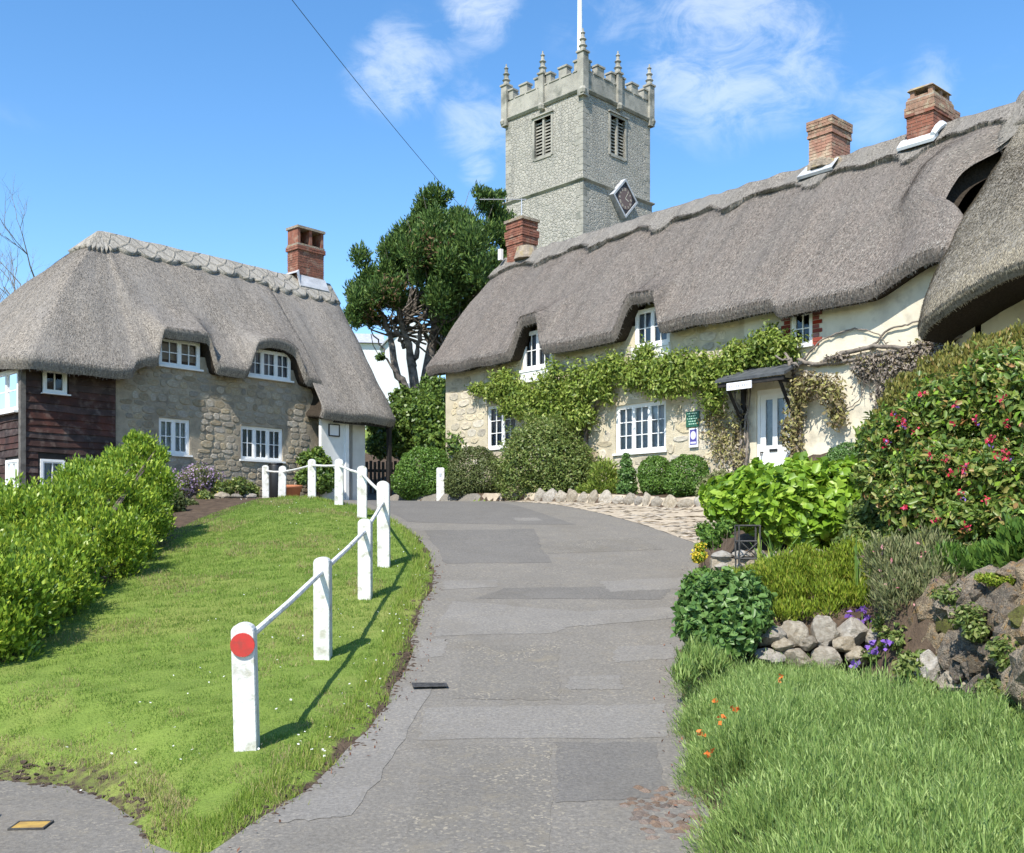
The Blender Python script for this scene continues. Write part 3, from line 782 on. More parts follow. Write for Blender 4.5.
def lay_stones(parent, x0, x1, z0, z1, holes, w, h, mat, seed, cap=300, proud=.035, skip=.0, name='stone', keep=None):
    rg = random.Random(seed); ms = stone_meshes(mat); z = z0; n = 0; rest = MB(); cand = []
    while z < z1 - .04:
        hh = h * rg.uniform(.7, 1.35); x = x0 - rg.random() * w * .5
        while x < x1:
            ww = w * rg.uniform(.55, 1.6); cx, cz = x + ww / 2, z + hh / 2 + rg.uniform(-.02, .02)
            a, b, c, d = cx - ww / 2, cx + ww / 2, z, z + hh
            x += ww
            if a < x0 - .02 or b > x1 + .02 or d > z1 + .03: continue
            if any(a < q[1] + .02 and b > q[0] - .02 and c < q[3] + .02 and d > q[2] - .02 for q in holes): continue
            if rg.random() < skip or (keep and not keep(cx, cz)): continue
            cand.append((ww * hh, cx, cz, ww * .97, proud * rg.uniform(.5, 1.5), hh * .96, rg.uniform(-.09, .09), rg.randrange(len(ms))))
        z += hh
    for i, (_, cx, cz, sx, sy, sz, a, k) in enumerate(sorted(cand, reverse=True)):
        if i < cap:
            o = link(bpy.data.objects.new(name, ms[k]), parent); o.location = (cx, .006, cz); o.scale = (sx, sy, sz); o.rotation_euler = (0, a, 0)
        else:
            c, s = math.cos(a), math.sin(a)
            rest.add([(cx + v.co.x * sx * c + v.co.z * sz * s, .006 + v.co.y * sy, cz - v.co.x * sx * s + v.co.z * sz * c) for v in ms[k].vertices], [tuple(p.vertices) for p in ms[k].polygons])
    if rest.V: rest.build('small_stones', mat, parent)['kind'] = 'stuff'
def straw(name, P, n, parent, mat, length, seed, rows=None, wid=.012, lift=.25):
    """cut straw ends standing out of a thatch grid P (stations, rows eave->ridge)"""
    rng = np.random.default_rng(seed); m, k = P.shape[:2]
    i = rng.integers(0, m - 1, n); r0, r1 = rows or (0, k - 1)
    j = rng.integers(r0, r1, n); a = rng.random(n)[:, None]; b = rng.random(n)[:, None]
    A, B, Cc, D = P[i, j], P[i + 1, j], P[i, j + 1], P[i + 1, j + 1]
    p = (A * (1 - a) + B * a) * (1 - b) + (Cc * (1 - a) + D * a) * b
    dn = (A - Cc); dn /= np.linalg.norm(dn, axis=1)[:, None] + 1e-9
    sd = (B - A); sd /= np.linalg.norm(sd, axis=1)[:, None] + 1e-9
    nr = np.cross(dn, sd); nr *= np.sign(nr[:, 2:3] + 1e-6)
    t = dn + nr * (lift * (.3 + rng.random(n)))[:, None] + sd * (rng.normal(size=n) * .35)[:, None]
    t /= np.linalg.norm(t, axis=1)[:, None]
    L = (length * (.5 + rng.random(n)))[:, None]
    V = np.stack([p - sd * wid * .5, p + sd * wid * .5, p + t * L + sd * wid * .25, p + t * L - sd * wid * .25], 1).reshape(-1, 3)
    return mknp(name, V, np.arange(n * 4).reshape(n, 4), mat, parent, kind='stuff')
def wavy(P, amp, f, seed=0):
    """slow unevenness of hand-laid thatch"""
    Q = P.copy(); sh = P.shape[:2]
    for i in range(sh[0]):
        for j in range(sh[1]):
            x, y, z = P[i, j]; Q[i, j, 2] += amp * mnoise.noise((x * f + seed, y * f, z * f)); Q[i, j, 1] += amp * .7 * mnoise.noise((x * f, y * f + 9 + seed, z * f))
    return Q
def slope_uv(P):
    du = np.r_[0, np.cumsum(np.linalg.norm(np.diff(P[:, 0], axis=0), axis=1))]
    dv = np.concatenate([np.zeros((P.shape[0], 1)), np.cumsum(np.linalg.norm(np.diff(P, axis=1), axis=2), axis=1)], 1)
    return np.dstack([np.repeat(du[:, None], P.shape[1], 1), dv])
def brick_stack(parent, cx, cy, z0, z1, wx, wy, bmat, seed, steps=(), name='chimney'):
    """brick chimney shaft; steps = [(z, extra)] corbelled bands"""
    rg = random.Random(seed); mb = MB(); core = MB()
    core.box(cx - wx / 2 + .012, cx + wx / 2 - .012, cy - wy / 2 + .012, cy + wy / 2 - .012, z0, z1 - .01)
    z = z0; row = 0; ch = .075
    while z < z1 - .01:
        ex = 0
        for (a, b, e) in steps:
            if a <= z < b: ex = e
        for side in range(4):
            ln = (wx if side % 2 == 0 else wy) + 2 * ex; x = -ln / 2 - (.11 if row % 2 else 0)
            while x < ln / 2 - .01:
                a, b = max(x, -ln / 2), min(x + .215, ln / 2); x += .225
                if b - a < .03: continue
                o = rg.uniform(-.004, .008); hy = (wy if side % 2 == 0 else wx) / 2 + ex; q0, q1 = (-hy - o, -hy + .09)
                p = [(a, q0), (b, q0), (b, q1), (a, q1)]
                if side == 1: p = [(-v, u) for u, v in p]
                if side == 2: p = [(-u, -v) for u, v in p]
                if side == 3: p = [(v, -u) for u, v in p]
                X = [u for u, v in p]; Y = [v for u, v in p]
                mb.box(cx + min(X), cx + max(X), cy + min(Y), cy + max(Y), z + .005, z + ch - .007)
        z += ch; row += 1
    c = core.build(name, 'brick_mortar', parent)
    b = mb.build('bricks', bmat, c); b['kind'] = 'stuff'
    return c

# ------------------------------------------------------------------ thatched cottage on the left
def left_cottage():
    T = thing('thatched_cottage', 'stone cottage with steep grey thatch, dark weatherboarded end and low thatched porch', 'cottage', (-7, 28, 2.5), math.atan2(.743, .669))
    rg = random.Random(11)
    G1 = (-3.1, -2.22, 1.22, 2.15); G2 = (-.68, .70, 1.2, 2.13)
    U1 = (-3.1, -1.93, 3.5, 4.22); U2 = (-.47, .96, 3.52, 4.30)
    w = wall_sheet(-4.25, 1.75, -1.2, 3.85, [G1, G2, U1, U2])
    for q in (U1, U2): w.add([(q[0] - .12, .19, 3.7), (q[1] + .12, .19, 3.7), (q[1] + .12, .19, q[3] + .3), (q[0] - .12, .19, q[3] + .3)], [(0, 1, 2, 3)])
    w = w.build('stone_wall', 'mortar_west', T)
    lay_stones(w, -4.22, 1.72, -.1, 3.85, [G1, G2, U1, U2], .27, .165, 'stone_west', 4, 300, .02)
    MB().add([(1.75, 0, -1.2), (3.44, 0, -1.2), (3.44, 0, 3.4), (1.75, 0, 3.4)], [(0, 1, 2, 3)]).build('porch_back_wall', 'mortar_west', T)
    mb = MB()
    mb.add([(3.44, 0, -1.2), (3.44, 5.6, -1.2), (3.44, 5.6, 3.2), (3.44, 2.8, 6.7), (3.44, 0, 3.2)], [(0, 1, 2, 3, 4)])
    mb.add([(3.44, 5.6, -1.2), (-6.5, 5.3, -1.2), (-6.5, 5.3, 3.2), (3.44, 5.6, 3.2)], [(0, 1, 2, 3)])
    mb.build('back_wall', 'mortar_west', T)
    MB().add([(-6.4, .6, -1), (3.4, .6, -1), (3.4, .6, 3.9), (-6.4, .6, 3.9)], [(0, 1, 2, 3)]).build('dark_backing', 'interior_shade', T)  # dark sheet behind the windows, standing for the shade of the rooms
    for k, (q, n, c, r, cu) in enumerate(((G1, 2, 2, 2, 'curtain'), (G2, 3, 2, 2, 'curtain_grey'), (U1, 2, 2, 2, None), (U2, 3, 2, 2, 'curtain_grey'))):
        window(T, *q, y=.05 if k < 2 else .0, lights=n, cols=c, rows=r, curtain=cu, seed=k, fw=.06)
    # weatherboarded end: each board a piece
    W1 = (-6.04, -5.48, 2.48, 3.06); W2 = (-6.1, -5.52, .1, .92)
    E1 = (.12, 1.55, 2.03, 3.02); E2 = (.1, .85, .15, .9)
    side = lambda x, y, z: (-6.5 + y, x, z)          # the end wall, turned a quarter
    fr = wall_sheet(-6.5, -4.25, -1.2, 3.25, [W1, W2], .12).build('boarded_wall', 'black_timber', T)
    en = wall_sheet(0, 5.3, -1.2, 3.2, [E1, E2], .12, side).build('boarded_wall', 'black_timber', T)
    def boards(parent, x0, x1, holes, to3, seed):
        r = random.Random(seed); z = -.6
        while z < 3.35:
            h = r.uniform(.15, .19); segs = [(x0, x1)]
            for (a, b, c, d) in holes:
                if c < z + h and d > z:
                    segs = [s for (p, q) in segs for s in ((p, min(q, a - .05)), (max(p, b + .05), q)) if s[1] - s[0] > .05]
            for (p, q) in segs:
                n = max(2, int((q - p) / .28)); V = []; ph = r.random() * 9
                for i in range(n + 1):
                    x = p + (q - p) * i / n; wv = .012 * math.sin(x * 3.1 + ph) + .006 * math.sin(x * 9 + ph)
                    V += [to3(x, -.012, z + h + .03), to3(x, -.04, z + wv), to3(x, -.012, z + wv - .004)]
                F = [f for i in range(n) for f in ((3 * i, 3 * i + 1, 3 * i + 4, 3 * i + 3), (3 * i + 1, 3 * i + 2, 3 * i + 5, 3 * i + 4))]
                mk('board', V, F, 'board', parent)
            z += h
    boards(fr, -6.44, -4.27, [W1, W2], lambda x, y, z: (x, y, z), 1)
    boards(en, .07, 3.0, [E1, E2], side, 2)
    MB().box(-6.56, -6.44, -.06, .06, -1.1, 3.3).build('corner_post', 'grey_timber', T)
    window(T, *W1, y=-.045, lights=1, cols=2, rows=1, seed=5, fw=.06, sill=.03)
    window(T, *W2, y=-.045, lights=1, cols=2, rows=1, seed=6, fw=.06, sill=.03, curtain='curtain')
    window(T, *E1, y=-.045, lights=2, cols=1, rows=2, seed=7, to3=side, fw=.07, curtain=None)
    window(T, *E2, y=-.045, lights=1, cols=2, rows=1, seed=8, to3=side, fw=.06)
    # porch under the low thatch
    MB().box(1.58, 2.43, -.62, -.5, -1, 2.6).build('porch_wall', 'plaster_white', T)
    MB().box(2.98, 3.46, -.3, -.01, -1, 2.9).build('porch_wall', 'plaster_white', T)
    MB().box(2.42, 2.54, -.68, -.44, -1, 2.55).build('door_post', 'white_paint', T)
    MB().box(3.94, 4.05, -.85, -.73, -1, 2.5).build('porch_post', 'black_timber', T)
    MB().box(1.9, 4.1, -.86, -.73, 2.36, 2.46).build('porch_beam', 'black_timber', T)
    d = MB().box(1.9, 2.97, -.08, -.03, -.1, 2.35).build('door', 'black_timber', T)  # near-black and wide, to paint in the shade of the porch opening
    MB().box(2.8, 2.86, -.13, -.08, .9, 1.0).build('handle', 'iron', d)
    MB().box(2.5, 3.6, -1.15, -.45, -.3, .1).build('doorstep', 'rock_pale', T)
    # thatch: eave ring swept up to the ridge
    K = [(-6.92, .9, 3.3), (-6.86, -.1, 3.22), (-6.6, -.56, 3.2), (-4.35, -.62, 3.18), (-4.1, -.6, 3.2), (-3.92, -.42, 3.5), (-3.7, -.46, 3.62), (1.35, -.46, 3.66), (1.72, -.46, 3.6), (1.8, -.5, 3.35), (1.6, -.72, 2.98),
         (1.3, -.98, 2.72), (1.35, -1.05, 2.68), (1.7, -1.05, 2.66), (3.8, -1.05, 2.66), (4.2, -.9, 2.66), (4.45, -.45, 2.75), (4.6, .2, 3.1), (4.75, 1.2, 3.6), (4.78, 4.6, 3.6), (4.6, 5.9, 3.5), (-6.6, 6.1, 3.4), (-6.95, 5.6, 3.4), (-7.0, 3.2, 3.35)]
    K.append(K[0]); E = spread(K, 1, 640)[:-1]
    k = np.hanning(9); k /= k.sum()
    E = np.stack([np.convolve(np.r_[E[-4:, c], E[:, c], E[:4, c]], k, 'valid') for c in range(3)], 1)
    ex = E[:, 0].copy(); fr_ = E[:, 1] < .5; ex[fr_] = np.maximum.accumulate(ex[fr_]); ex = np.convolve(np.r_[ex[-15:], ex, ex[:15]], np.ones(31) / 31, 'valid')
    Rg = np.stack([np.clip(ex, -3.3, 4.45), np.full(len(E), 2.8), np.full(len(E), 7.4)], 1)
    def lift(x, y, t):
        w = .22 + 1.4 * np.clip(t, 0, .3)          # tight beside the casement, spreading up the slope
        f = .80 * sstep(-3.17 - w, -3.12, x) * (1 - sstep(-1.90, -1.86 + w, x)) + .93 * (1 - .24 * ((x - .27) / .8) ** 2) * sstep(-.58 - w, -.35 + .1 * w, x) * (1 - sstep(.9 - .1 * w, 1.06 + w, x))
        return f * (y < .5)
    ts = np.linspace(0, 1, 30)
    def surf(off=0., t0=None):
        rows = []
        for q, t in enumerate(ts):
            tt = t if t0 is None else t0 + (1 - t0) * t
            tt = np.broadcast_to(tt, (len(E),))
            P = E + (Rg - E) * tt[:, None]
            inw = Rg - E; inw[:, 2] = 0; inw /= np.linalg.norm(inw, axis=1)[:, None] + 1e-9
            fl = lift(E[:, 0], E[:, 1], tt) * np.clip(1 - tt / .42, 0, 1) ** 1.5
            P[:, 2] += .20 * np.sin(np.pi * tt) + fl + off * .75; P[:, 1] += .08 * fl
            P = P - inw * (off * .65)[:, None] if np.ndim(off) else P - inw * off * .65
            rows.append(P)
        return np.stack(rows, 1)
    S = wavy(surf(), .05, 1.3)
    inw = Rg - E; inw[:, 2] = 0; inw /= np.linalg.norm(inw, axis=1)[:, None]
    lip = S[:, 0] + inw * .10; lip[:, 2] -= .26
    mid = S[:, 0] + inw * .01; mid[:, 2] -= .10
    Pt = np.concatenate([lip[:, None], mid[:, None], S], 1)
    uv = slope_uv(Pt); o = grid('thatch', Pt, 'thatch_west', T, close_u=True, uv=uv)
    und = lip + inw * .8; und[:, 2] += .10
    grid('eave_underside', np.stack([und, lip], 1), 'thatch_under_shade', o, close_u=True)
    straw('straw_fringe', np.stack([lip, mid, S[:, 0], S[:, 1]], 1), 9000, o, 'straw', .07, 1, (0, 3))
    straw('straw_ends', S, 42000, o, 'straw', .06, 2, (0, 25))
    # raised, scalloped ridge
    x = E[:, 0]; t0 = .835 - .04 * np.abs(np.sin(np.pi * x / .62)) ** .7
    t0 = np.where(E[:, 1] > 4, .84, t0)
    Cp = surf(.085, t0); Cp = Cp[:, ::3]
    low = surf(-.01, t0)[:, :1]
    Cp = wavy(np.concatenate([low, Cp], 1), .05, 1.3)
    grid('thatch_ridge', Cp, 'thatch_ridge_west', o, close_u=True, uv=slope_uv(Cp))
    straw('ridge_fringe', Cp, 5000, o, 'straw', .06, 3, (0, 1))
    # chimney with two flue openings
    c = brick_stack(T, 3.55, 2.8, 7.1, 8.45, 1.02, .56, 'brick', 3, [(8.2, 8.36, .045)])
    c2 = MB()
    for (a, b) in ((3.04, 3.14), (3.5, 3.6), (3.96, 4.06)): c2.box(a, b, 2.53, 3.07, 8.44, 8.92)
    c2.box(3.05, 4.05, 2.98, 3.06, 8.43, 8.9)
    c2.build('flue_pier', 'brick', c)
    MB().box(3.0, 4.1, 2.48, 3.12, 8.92, 9.0).build('cap_slab', 'chimney_cap', c)
    MB().box(3.02, 4.08, 2.5, 3.1, 8.36, 8.44).build('ledge', 'chimney_cap', c)
    f = MB(); f.add([(2.98, 2.28, 7.02), (4.1, 2.28, 7.02), (4.1, 2.5, 7.42), (2.98, 2.5, 7.42), (2.98, 2.34, 6.96), (4.1, 2.34, 6.96)], [(0, 1, 2, 3), (4, 5, 1, 0), (0, 3, 4)]); f.add([(2.9, 2.4, 7.44), (3.04, 2.46, 7.56), (3.04, 3.1, 7.56), (2.9, 3.16, 7.44), (2.98, 2.28, 7.02), (4.1, 2.5, 7.44), (3.04, 2.5, 7.44)], [(0, 1, 2, 3), (4, 6, 1, 0)])
    f.build('flashing', 'flashing', c)
    return T
left = left_cottage()

# ------------------------------------------------------------------ long thatched cottage on the right
def right_cottage():
    T = thing('thatched_cottage', 'long cream stone cottage with a sweeping brown thatch and three brick chimneys', 'cottage', (5.74, 22, 2.5), math.atan2(-.747, .665))
    A = (-9.73, -8.46, 1.62, 2.87); B = (-4.68, -3.02, 1.19, 2.41); DA = (-8.16, -7.0, 3.72, 4.78); DB = (-4.0, -2.9, 3.78, 4.72)
    Cw = (.46, .97, 3.2, 3.96); D = (-.43, .45, .32, 2.36)
    st = wall_sheet(-11.7, -.75, -.8, 4.35, [A, B, DA, DB])
    for q in (DA, DB): st.add([(q[0] - .1, .19, 4.2), (q[1] + .1, .19, 4.2), (q[1] + .1, .19, q[3] + .2), (q[0] - .1, .19, q[3] + .2)], [(0, 1, 2, 3)])
    st = st.build('stone_wall', 'mortar_long', T)
    lay_stones(st, -11.68, -.78, .1, 4.1, [A, B, DA, DB], .40, .23, 'stone_long', 6, 300, .02, .06)
    wall_sheet(-.75, 4.4, -.8, 4.5, [Cw, D]).build('plastered_wall', 'plaster_cream', T)
    mb = MB()
    mb.add([(-11.7, 0, -.8), (-11.7, 0, 4.3), (-11.7, 2.8, 7.7), (-11.7, 5.6, 4.3), (-11.7, 5.6, -.8)], [(0, 1, 2, 3, 4)])
    mb.add([(-11.7, 5.6, -.8), (-11.7, 5.6, 4.3), (9, 5.6, 4.3), (9, 5.6, -.8)], [(0, 1, 2, 3)])
    mb.build('end_wall', 'mortar_long', T)
    MB().add([(-11.6, .6, -.5), (9, .6, -.5), (9, .6, 5.2), (-11.6, .6, 5.2)], [(0, 1, 2, 3)]).build('dark_backing', 'interior_shade', T)  # dark sheet in place of the shaded rooms behind the glass
    window(T, *A, y=.05, lights=2, cols=2, rows=3, seed=21, curtain='curtain_grey')
    window(T, *B, y=.05, lights=3, cols=2, rows=3, seed=22, curtain='curtain', fw=.07)
    for k, q in enumerate((DA, DB)):
        window(T, *q, y=.0, lights=2, cols=2, rows=2, seed=23 + k, curtain='curtain_grey', fw=.07, sill=.07)
        MB().box(q[0] - .06, q[1] + .06, -.09, .1, q[2] - .36, q[2] - .075).build('apron_board', 'plaster_white', T)
    window(T, *Cw, y=.02, lights=1, cols=2, rows=2, seed=26, fw=.06)
    ms = []
    for i in range(9):
        for s in (0, 1):
            x = (Cw[0] - .02 - (.22 if i % 2 else .15)) if s == 0 else Cw[1] + .02
            wd = .22 if i % 2 else .15
            MB().box(x, x + wd, -.018, .05, 3.16 + i * .092, 3.16 + i * .092 + .08).build('quoin_brick', 'quoin_brick', T)
    # front door: two glazed lights over a solid panel
    dr = MB(); x0, x1, z0, z1 = D
    dr.box(x0, x1, .04, .12, z1 - .1, z1); dr.box(x0, x0 + .07, .038, .12, z0, z1 - .1); dr.box(x1 - .07, x1, .038, .12, z0, z1 - .1)
    dr.box(x0 + .07, x1 - .07, .06, .11, z0, 1.12); dr.box(x0 + .07, x0 + .2, .062, .108, 1.12, z1 - .1); dr.box(x1 - .2, x1 - .07, .062, .108, 1.12, z1 - .1)
    dr.box(-.05, .07, .062, .108, 1.12, z1 - .1); dr.box(x0 + .2, x1 - .2, .064, .106, z1 - .22, z1 - .1)
    d = dr.build('door', 'white_paint', T)
    for (a, b) in ((x0 + .2, -.05), (.07, x1 - .2)):
        MB().add([(a, .085, 1.12), (b, .085, 1.12), (b, .085, z1 - .2), (a, .085, z1 - .2)], [(0, 1, 2, 3)]).build('pane', 'glass', d)
    MB().add([(x0 + .1, .14, 1.1), (x1 - .1, .14, 1.1), (x1 - .1, .14, z1), (x0 + .1, .14, z1)], [(0, 1, 2, 3)]).build('curtain', 'curtain_grey', d)
    MB().box(-.12, .08, .04, .065, .98, 1.04).build('letterbox', 'black_plastic', d)
    MB().tube([(-.3, .06, .98), (-.3, -.02, .98), (-.3, -.02, .9)], .02, 6).build('handle', 'iron', d)
    MB().box(-.75, .75, -.75, .04, -.3, .3).build('doorstep', 'rock_pale', T)
    # slate door hood on black brackets
    hd = MB().add([(-.95, -.82, 2.5), (.82, -.82, 2.5), (.82, .02, 2.86), (-.95, .02, 2.86), (-.95, -.82, 2.56), (.82, -.82, 2.56), (.82, .02, 2.92), (-.95, .02, 2.92)],
                  [(0, 3, 2, 1), (4, 5, 6, 7), (0, 1, 5, 4), (1, 2, 6, 5), (3, 0, 4, 7)]).build('door_hood', 'slate', T)
    MB().box(-.9, .78, -.78, -.72, 2.4, 2.49).build('beam', 'black_timber', hd)
    for x in (-.72, .62):
        b = MB(); b.box(x - .05, x + .05, -.74, -.01, 2.4, 2.48); b.box(x - .055, x + .055, -.1, -.005, 1.5, 2.4)
        b.tube([(x, -.68, 2.42), (x, -.4, 2.02), (x, -.06, 1.62)], .05, 4); b.build('bracket', 'black_timber', hd)
    # signs
    s = MB().box(-.62, .02, -.84, -.815, 2.3, 2.46).build('name_board', 'sign_white', hd); s['label'] = 'small white name board under the door hood'
    m = MB()
    for k in range(9):
        if k in (2, 5): continue
        m.box(-.55 + k * .056, -.52 + k * .056, -.844, -.838, 2.355, 2.405)
    m.build('lettering', 'lead_grey', s)
    sg = MB().box(-2.36, -1.98, -.06, -.035, 1.68, 2.05).build('wall_sign', 'sign_green', T); sg['label'] = 'dark green wall sign with pale lettering'
    m = MB(); r = random.Random(4)
    for row in range(5):
        x = -2.32 + r.uniform(0, .05)
        while x < -2.06: wd = r.uniform(.02, .06); m.box(x, min(x + wd, -2.03), -.063, -.0605, 1.99 - row * .062, 2.012 - row * .062); x += wd + .02
    m.build('lettering', 'sign_pale_green', sg)
    sp = MB().box(-2.27, -2.01, -.06, -.035, 1.2, 1.65).build('wall_sign', 'sign_white', T); sp['label'] = 'white-edged navy plaque with a pale round emblem'
    MB().box(-2.24, -2.04, -.064, -.0605, 1.26, 1.62).build('panel', 'sign_navy', sp)
    V = [(-2.14 + .078 * math.cos(a), -.067, 1.48 + .1 * math.sin(a)) for a in np.linspace(0, 2 * math.pi, 22)[:-1]]
    mk('emblem', V, [tuple(range(21))], 'sign_lilac', sp)
    MB().box(-2.22, -2.06, -.067, -.065, 1.285, 1.33).build('lettering', 'sign_lilac', sp)
    MB().box(-.22, .06, -.12, .0, 3.15, 3.42).build('meter_box', 'white_paint', T)
    # thatch
    ts = np.linspace(0, 1, 34); ye = -.5
    def lifts(x, t):
        w = .5 * min(t, .3)
        return .92 * sstep(-8.3 - w, -7.75, x) * (1 - sstep(-7.2, -6.92 + w, x)) + .82 * sstep(-4.35 - w, -3.75, x) * (1 - sstep(-3.08, -2.84 + w, x))
    def prof(x, off=0., t0=0.):
        ez = 4.22 - .17 * sstep(.28, .42, x) + .5 * sstep(2.35, 3.8, x)
        out = []
        for t in ts:
            t = t0 + (1 - t0) * t
            fl = float(lifts(x, t)) * max(0, 1 - t / .40) ** 1.6
            y = ye + (2.8 - ye) * t + .04 * fl; z = ez + (8.1 - ez) * t + .17 * math.sin(math.pi * t) + fl
            h = .10 * sstep(2.7, 3.7, x) * math.sin(math.pi * t)
            nx = 1.0 * math.exp(-((t - .52) / .24) ** 4) * float(sstep(1.9, 4.2, x))      # the notch beside the next roof
            zz = z + .6 * h + off * .75 - .45 * float(sstep(4.0, 4.42, x)) * (1 - float(sstep(.75, .95, t)))
            out.append((x - nx, y - .62 * h - off * .65, zz))
        return np.array(out, float)
    xs = np.unique(np.r_[np.arange(-12.05, 4.42, .09), 4.42])
    F_ = np.stack([prof(x) for x in xs]); F_ = wavy(F_, .06, 1.1, 5)
    bk = np.stack([[(x, 2.8 + 3.3 * t, 8.1 - 3.9 * t + .15 * math.sin(math.pi * t)) for t in np.linspace(0, 1, 12)[1:]] for x in xs])
    mid = F_[:, 0] + np.array([0, .01, -.1]); lip = F_[:, 0] + np.array([0, .1, -.26])
    Pt = np.concatenate([lip[:, None], mid[:, None], F_, bk], 1)
    o = grid('thatch', Pt, 'thatch_long', T, uv=slope_uv(Pt))
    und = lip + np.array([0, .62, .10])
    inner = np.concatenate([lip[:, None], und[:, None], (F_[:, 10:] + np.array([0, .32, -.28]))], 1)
    grid('eave_underside', inner, 'thatch_under_shade', o)
    for e, nm in ((0, 'verge'),):
        a = Pt[e, 2:2 + len(ts)]; b = np.concatenate([lip[e][None], und[e][None], a[3:] + np.array([0, .3, -.32])])
        n = len(a); mm = min(n, len(b)); V = np.concatenate([a[:mm], b[:mm]]); mk(nm, V, [(i, i + 1, mm + i + 1, mm + i) for i in range(mm - 1)], 'interior_shade' if e else 'thatch_long', o)
    straw('straw_fringe', np.stack([lip, mid, F_[:, 0], F_[:, 1]], 1), 9000, o, 'straw', .07, 5, (0, 3))
    straw('straw_ends', F_, 40000, o, 'straw', .06, 6, (0, 28))
    # swagged ridge
    rr = []
    for x in xs:
        u = (x + 12.05) / 2.35; ph = u - math.floor(u); t0 = .80 + .045 * abs(math.sin(math.pi * ph)) - (.035 if ph < .12 or ph > .9 else 0) + .015 * math.sin(x * 5.1)
        P = prof(x, .09, t0)[::3]; low = prof(x, -.02, t0)[:1]; rr.append(np.concatenate([low, P, [(x, 2.8 + .55, 8.1 - .5), (x, 2.8 + .9, 8.1 - 1.05)]]))
    rr = wavy(np.array(rr), .09, 2.2, 5)
    grid('thatch_ridge', rr, 'thatch_ridge_long', o, uv=slope_uv(rr))
    straw('ridge_fringe', rr, 7000, o, 'straw', .09, 8, (0, 2), lift=.5)
    # chimneys
    c = brick_stack(T, -11.3, 2.8, 7.3, 9.15, .74, .62, 'brick', 31, [(8.35, 8.6, .03), (8.6, 8.85, .06), (8.9, 9.15, .03)])
    MB().box(-11.75, -10.85, 2.42, 3.18, 9.15, 9.24).build('cap_slab', 'chimney_cap', c)
    f = MB().cyl(-10.85, 2.6, 7.85, 8.25, .42, .3, 9).build('mortar_fillet', 'chimney_cap', c)
    a = MB(); a.tube([(-11.2, 2.7, 9.2), (-11.2, 2.7, 9.9)], .018, 6); c_a = a.build('aerial_mast', 'metal', c)
    m = MB(); bx = Vector((-.665, -.747, 0))    # boom runs across the view
    m.tube([Vector((-11.2, 2.7, 9.88)) - Vector((.665, .747, 0)) * 1.35, Vector((-11.2, 2.7, 9.88)) + Vector((.665, .747, 0)) * .15], .014, 5)
    for k in range(9):
        p = Vector((-11.2, 2.7, 9.88)) - Vector((.665, .747, 0)) * (.15 * k); q = Vector((-.747, .665, 0)) * .18
        m.tube([p - q, p + q], .006, 4)
    m.build('aerial', 'metal', c_a)
    MB().box(-11.9, -11.78, 2.3, 2.42, 8.0, 8.35).build('security_lamp', 'white_paint', c)
    c = brick_stack(T, -.28, 2.8, 7.8, 8.66, .60, .84, 'brick_pale', 32, [(8.6, 8.7, .03)])
    c2 = brick_stack(c, -.28, 2.8, 8.66, 9.04, .64, .88, 'brick_lichen', 34, [(8.8, 8.98, .025)], 'chimney_top')
    m = MB()
    for k in range(14): a = k * .449; m.lathe(-.28 + .36 * math.cos(a), 2.8 + .5 * math.sin(a), [(.14, 7.86), (.13, 7.98 + .03 * (k % 3)), (.05, 8.06 + .03 * (k % 2))], 6)
    m.build('mortar_fillet', 'chimney_cap', c)
    f = MB(); f.add([(-.78, 2.16, 7.72), (.16, 2.16, 7.72), (.14, 2.5, 8.04), (-.74, 2.5, 8.04), (-.78, 2.2, 7.66), (.16, 2.2, 7.66)], [(0, 1, 2, 3), (4, 5, 1, 0), (0, 3, 4)]); f.build('flashing', 'flashing', c)
    c = brick_stack(T, 2.2, 2.95, 7.3, 8.42, .60, 1.28, 'brick', 33, [(8.28, 8.42, .035)])
    c2 = brick_stack(c, 2.2, 2.78, 8.42, 8.75, .64, .95, 'brick_lichen', 36, [(8.42, 8.5, .02), (8.66, 8.75, -.03)], 'chimney_top')
    brick_stack(c, 2.2, 3.42, 8.42, 8.58, .62, .34, 'brick_lichen', 37, (), 'chimney_top')
    p = MB(); r = random.Random(6)
    for (x, y) in ((1.95, 2.36), (2.36, 2.36), (1.95, 2.72), (2.36, 2.72), (1.95, 3.06), (2.36, 3.06)): p.box(x, x + .1, y, y + .11, 8.74, 8.93)
    p.build('flue_pier', 'brick_lichen', c)
    MB().add([(1.9, 2.31, 8.93), (2.5, 2.31, 8.93), (2.5, 3.21, 8.93), (1.9, 3.21, 8.93), (1.95, 2.37, 9.0), (2.45, 2.37, 8.985), (2.45, 3.14, 8.99), (1.95, 3.14, 9.0)], [(3, 2, 1, 0), (0, 1, 5, 4), (1, 2, 6, 5), (2, 3, 7, 6), (3, 0, 4, 7), (4, 5, 6, 7)]).build('cap_slab', 'chimney_cap', c)
    f = MB(); f.add([(1.76, 2.12, 7.68), (2.58, 2.12, 7.68), (2.58, 2.34, 7.9), (1.76, 2.34, 7.9), (1.76, 2.15, 7.62), (2.58, 2.15, 7.62), (2.58, 2.38, 7.8), (1.76, 2.38, 7.8)], [(0, 1, 2, 3), (4, 5, 1, 0), (1, 5, 6, 2), (4, 0, 3, 7)])
    f.tube([(2.54, 2.2, 7.78), (2.54, 2.4, 7.97), (2.54, 2.6, 8.1), (2.54, 2.78, 8.12)], [.06, .08, .09, .07], 7); f.build('flashing', 'house_white', c)
    return T
right = right_cottage()

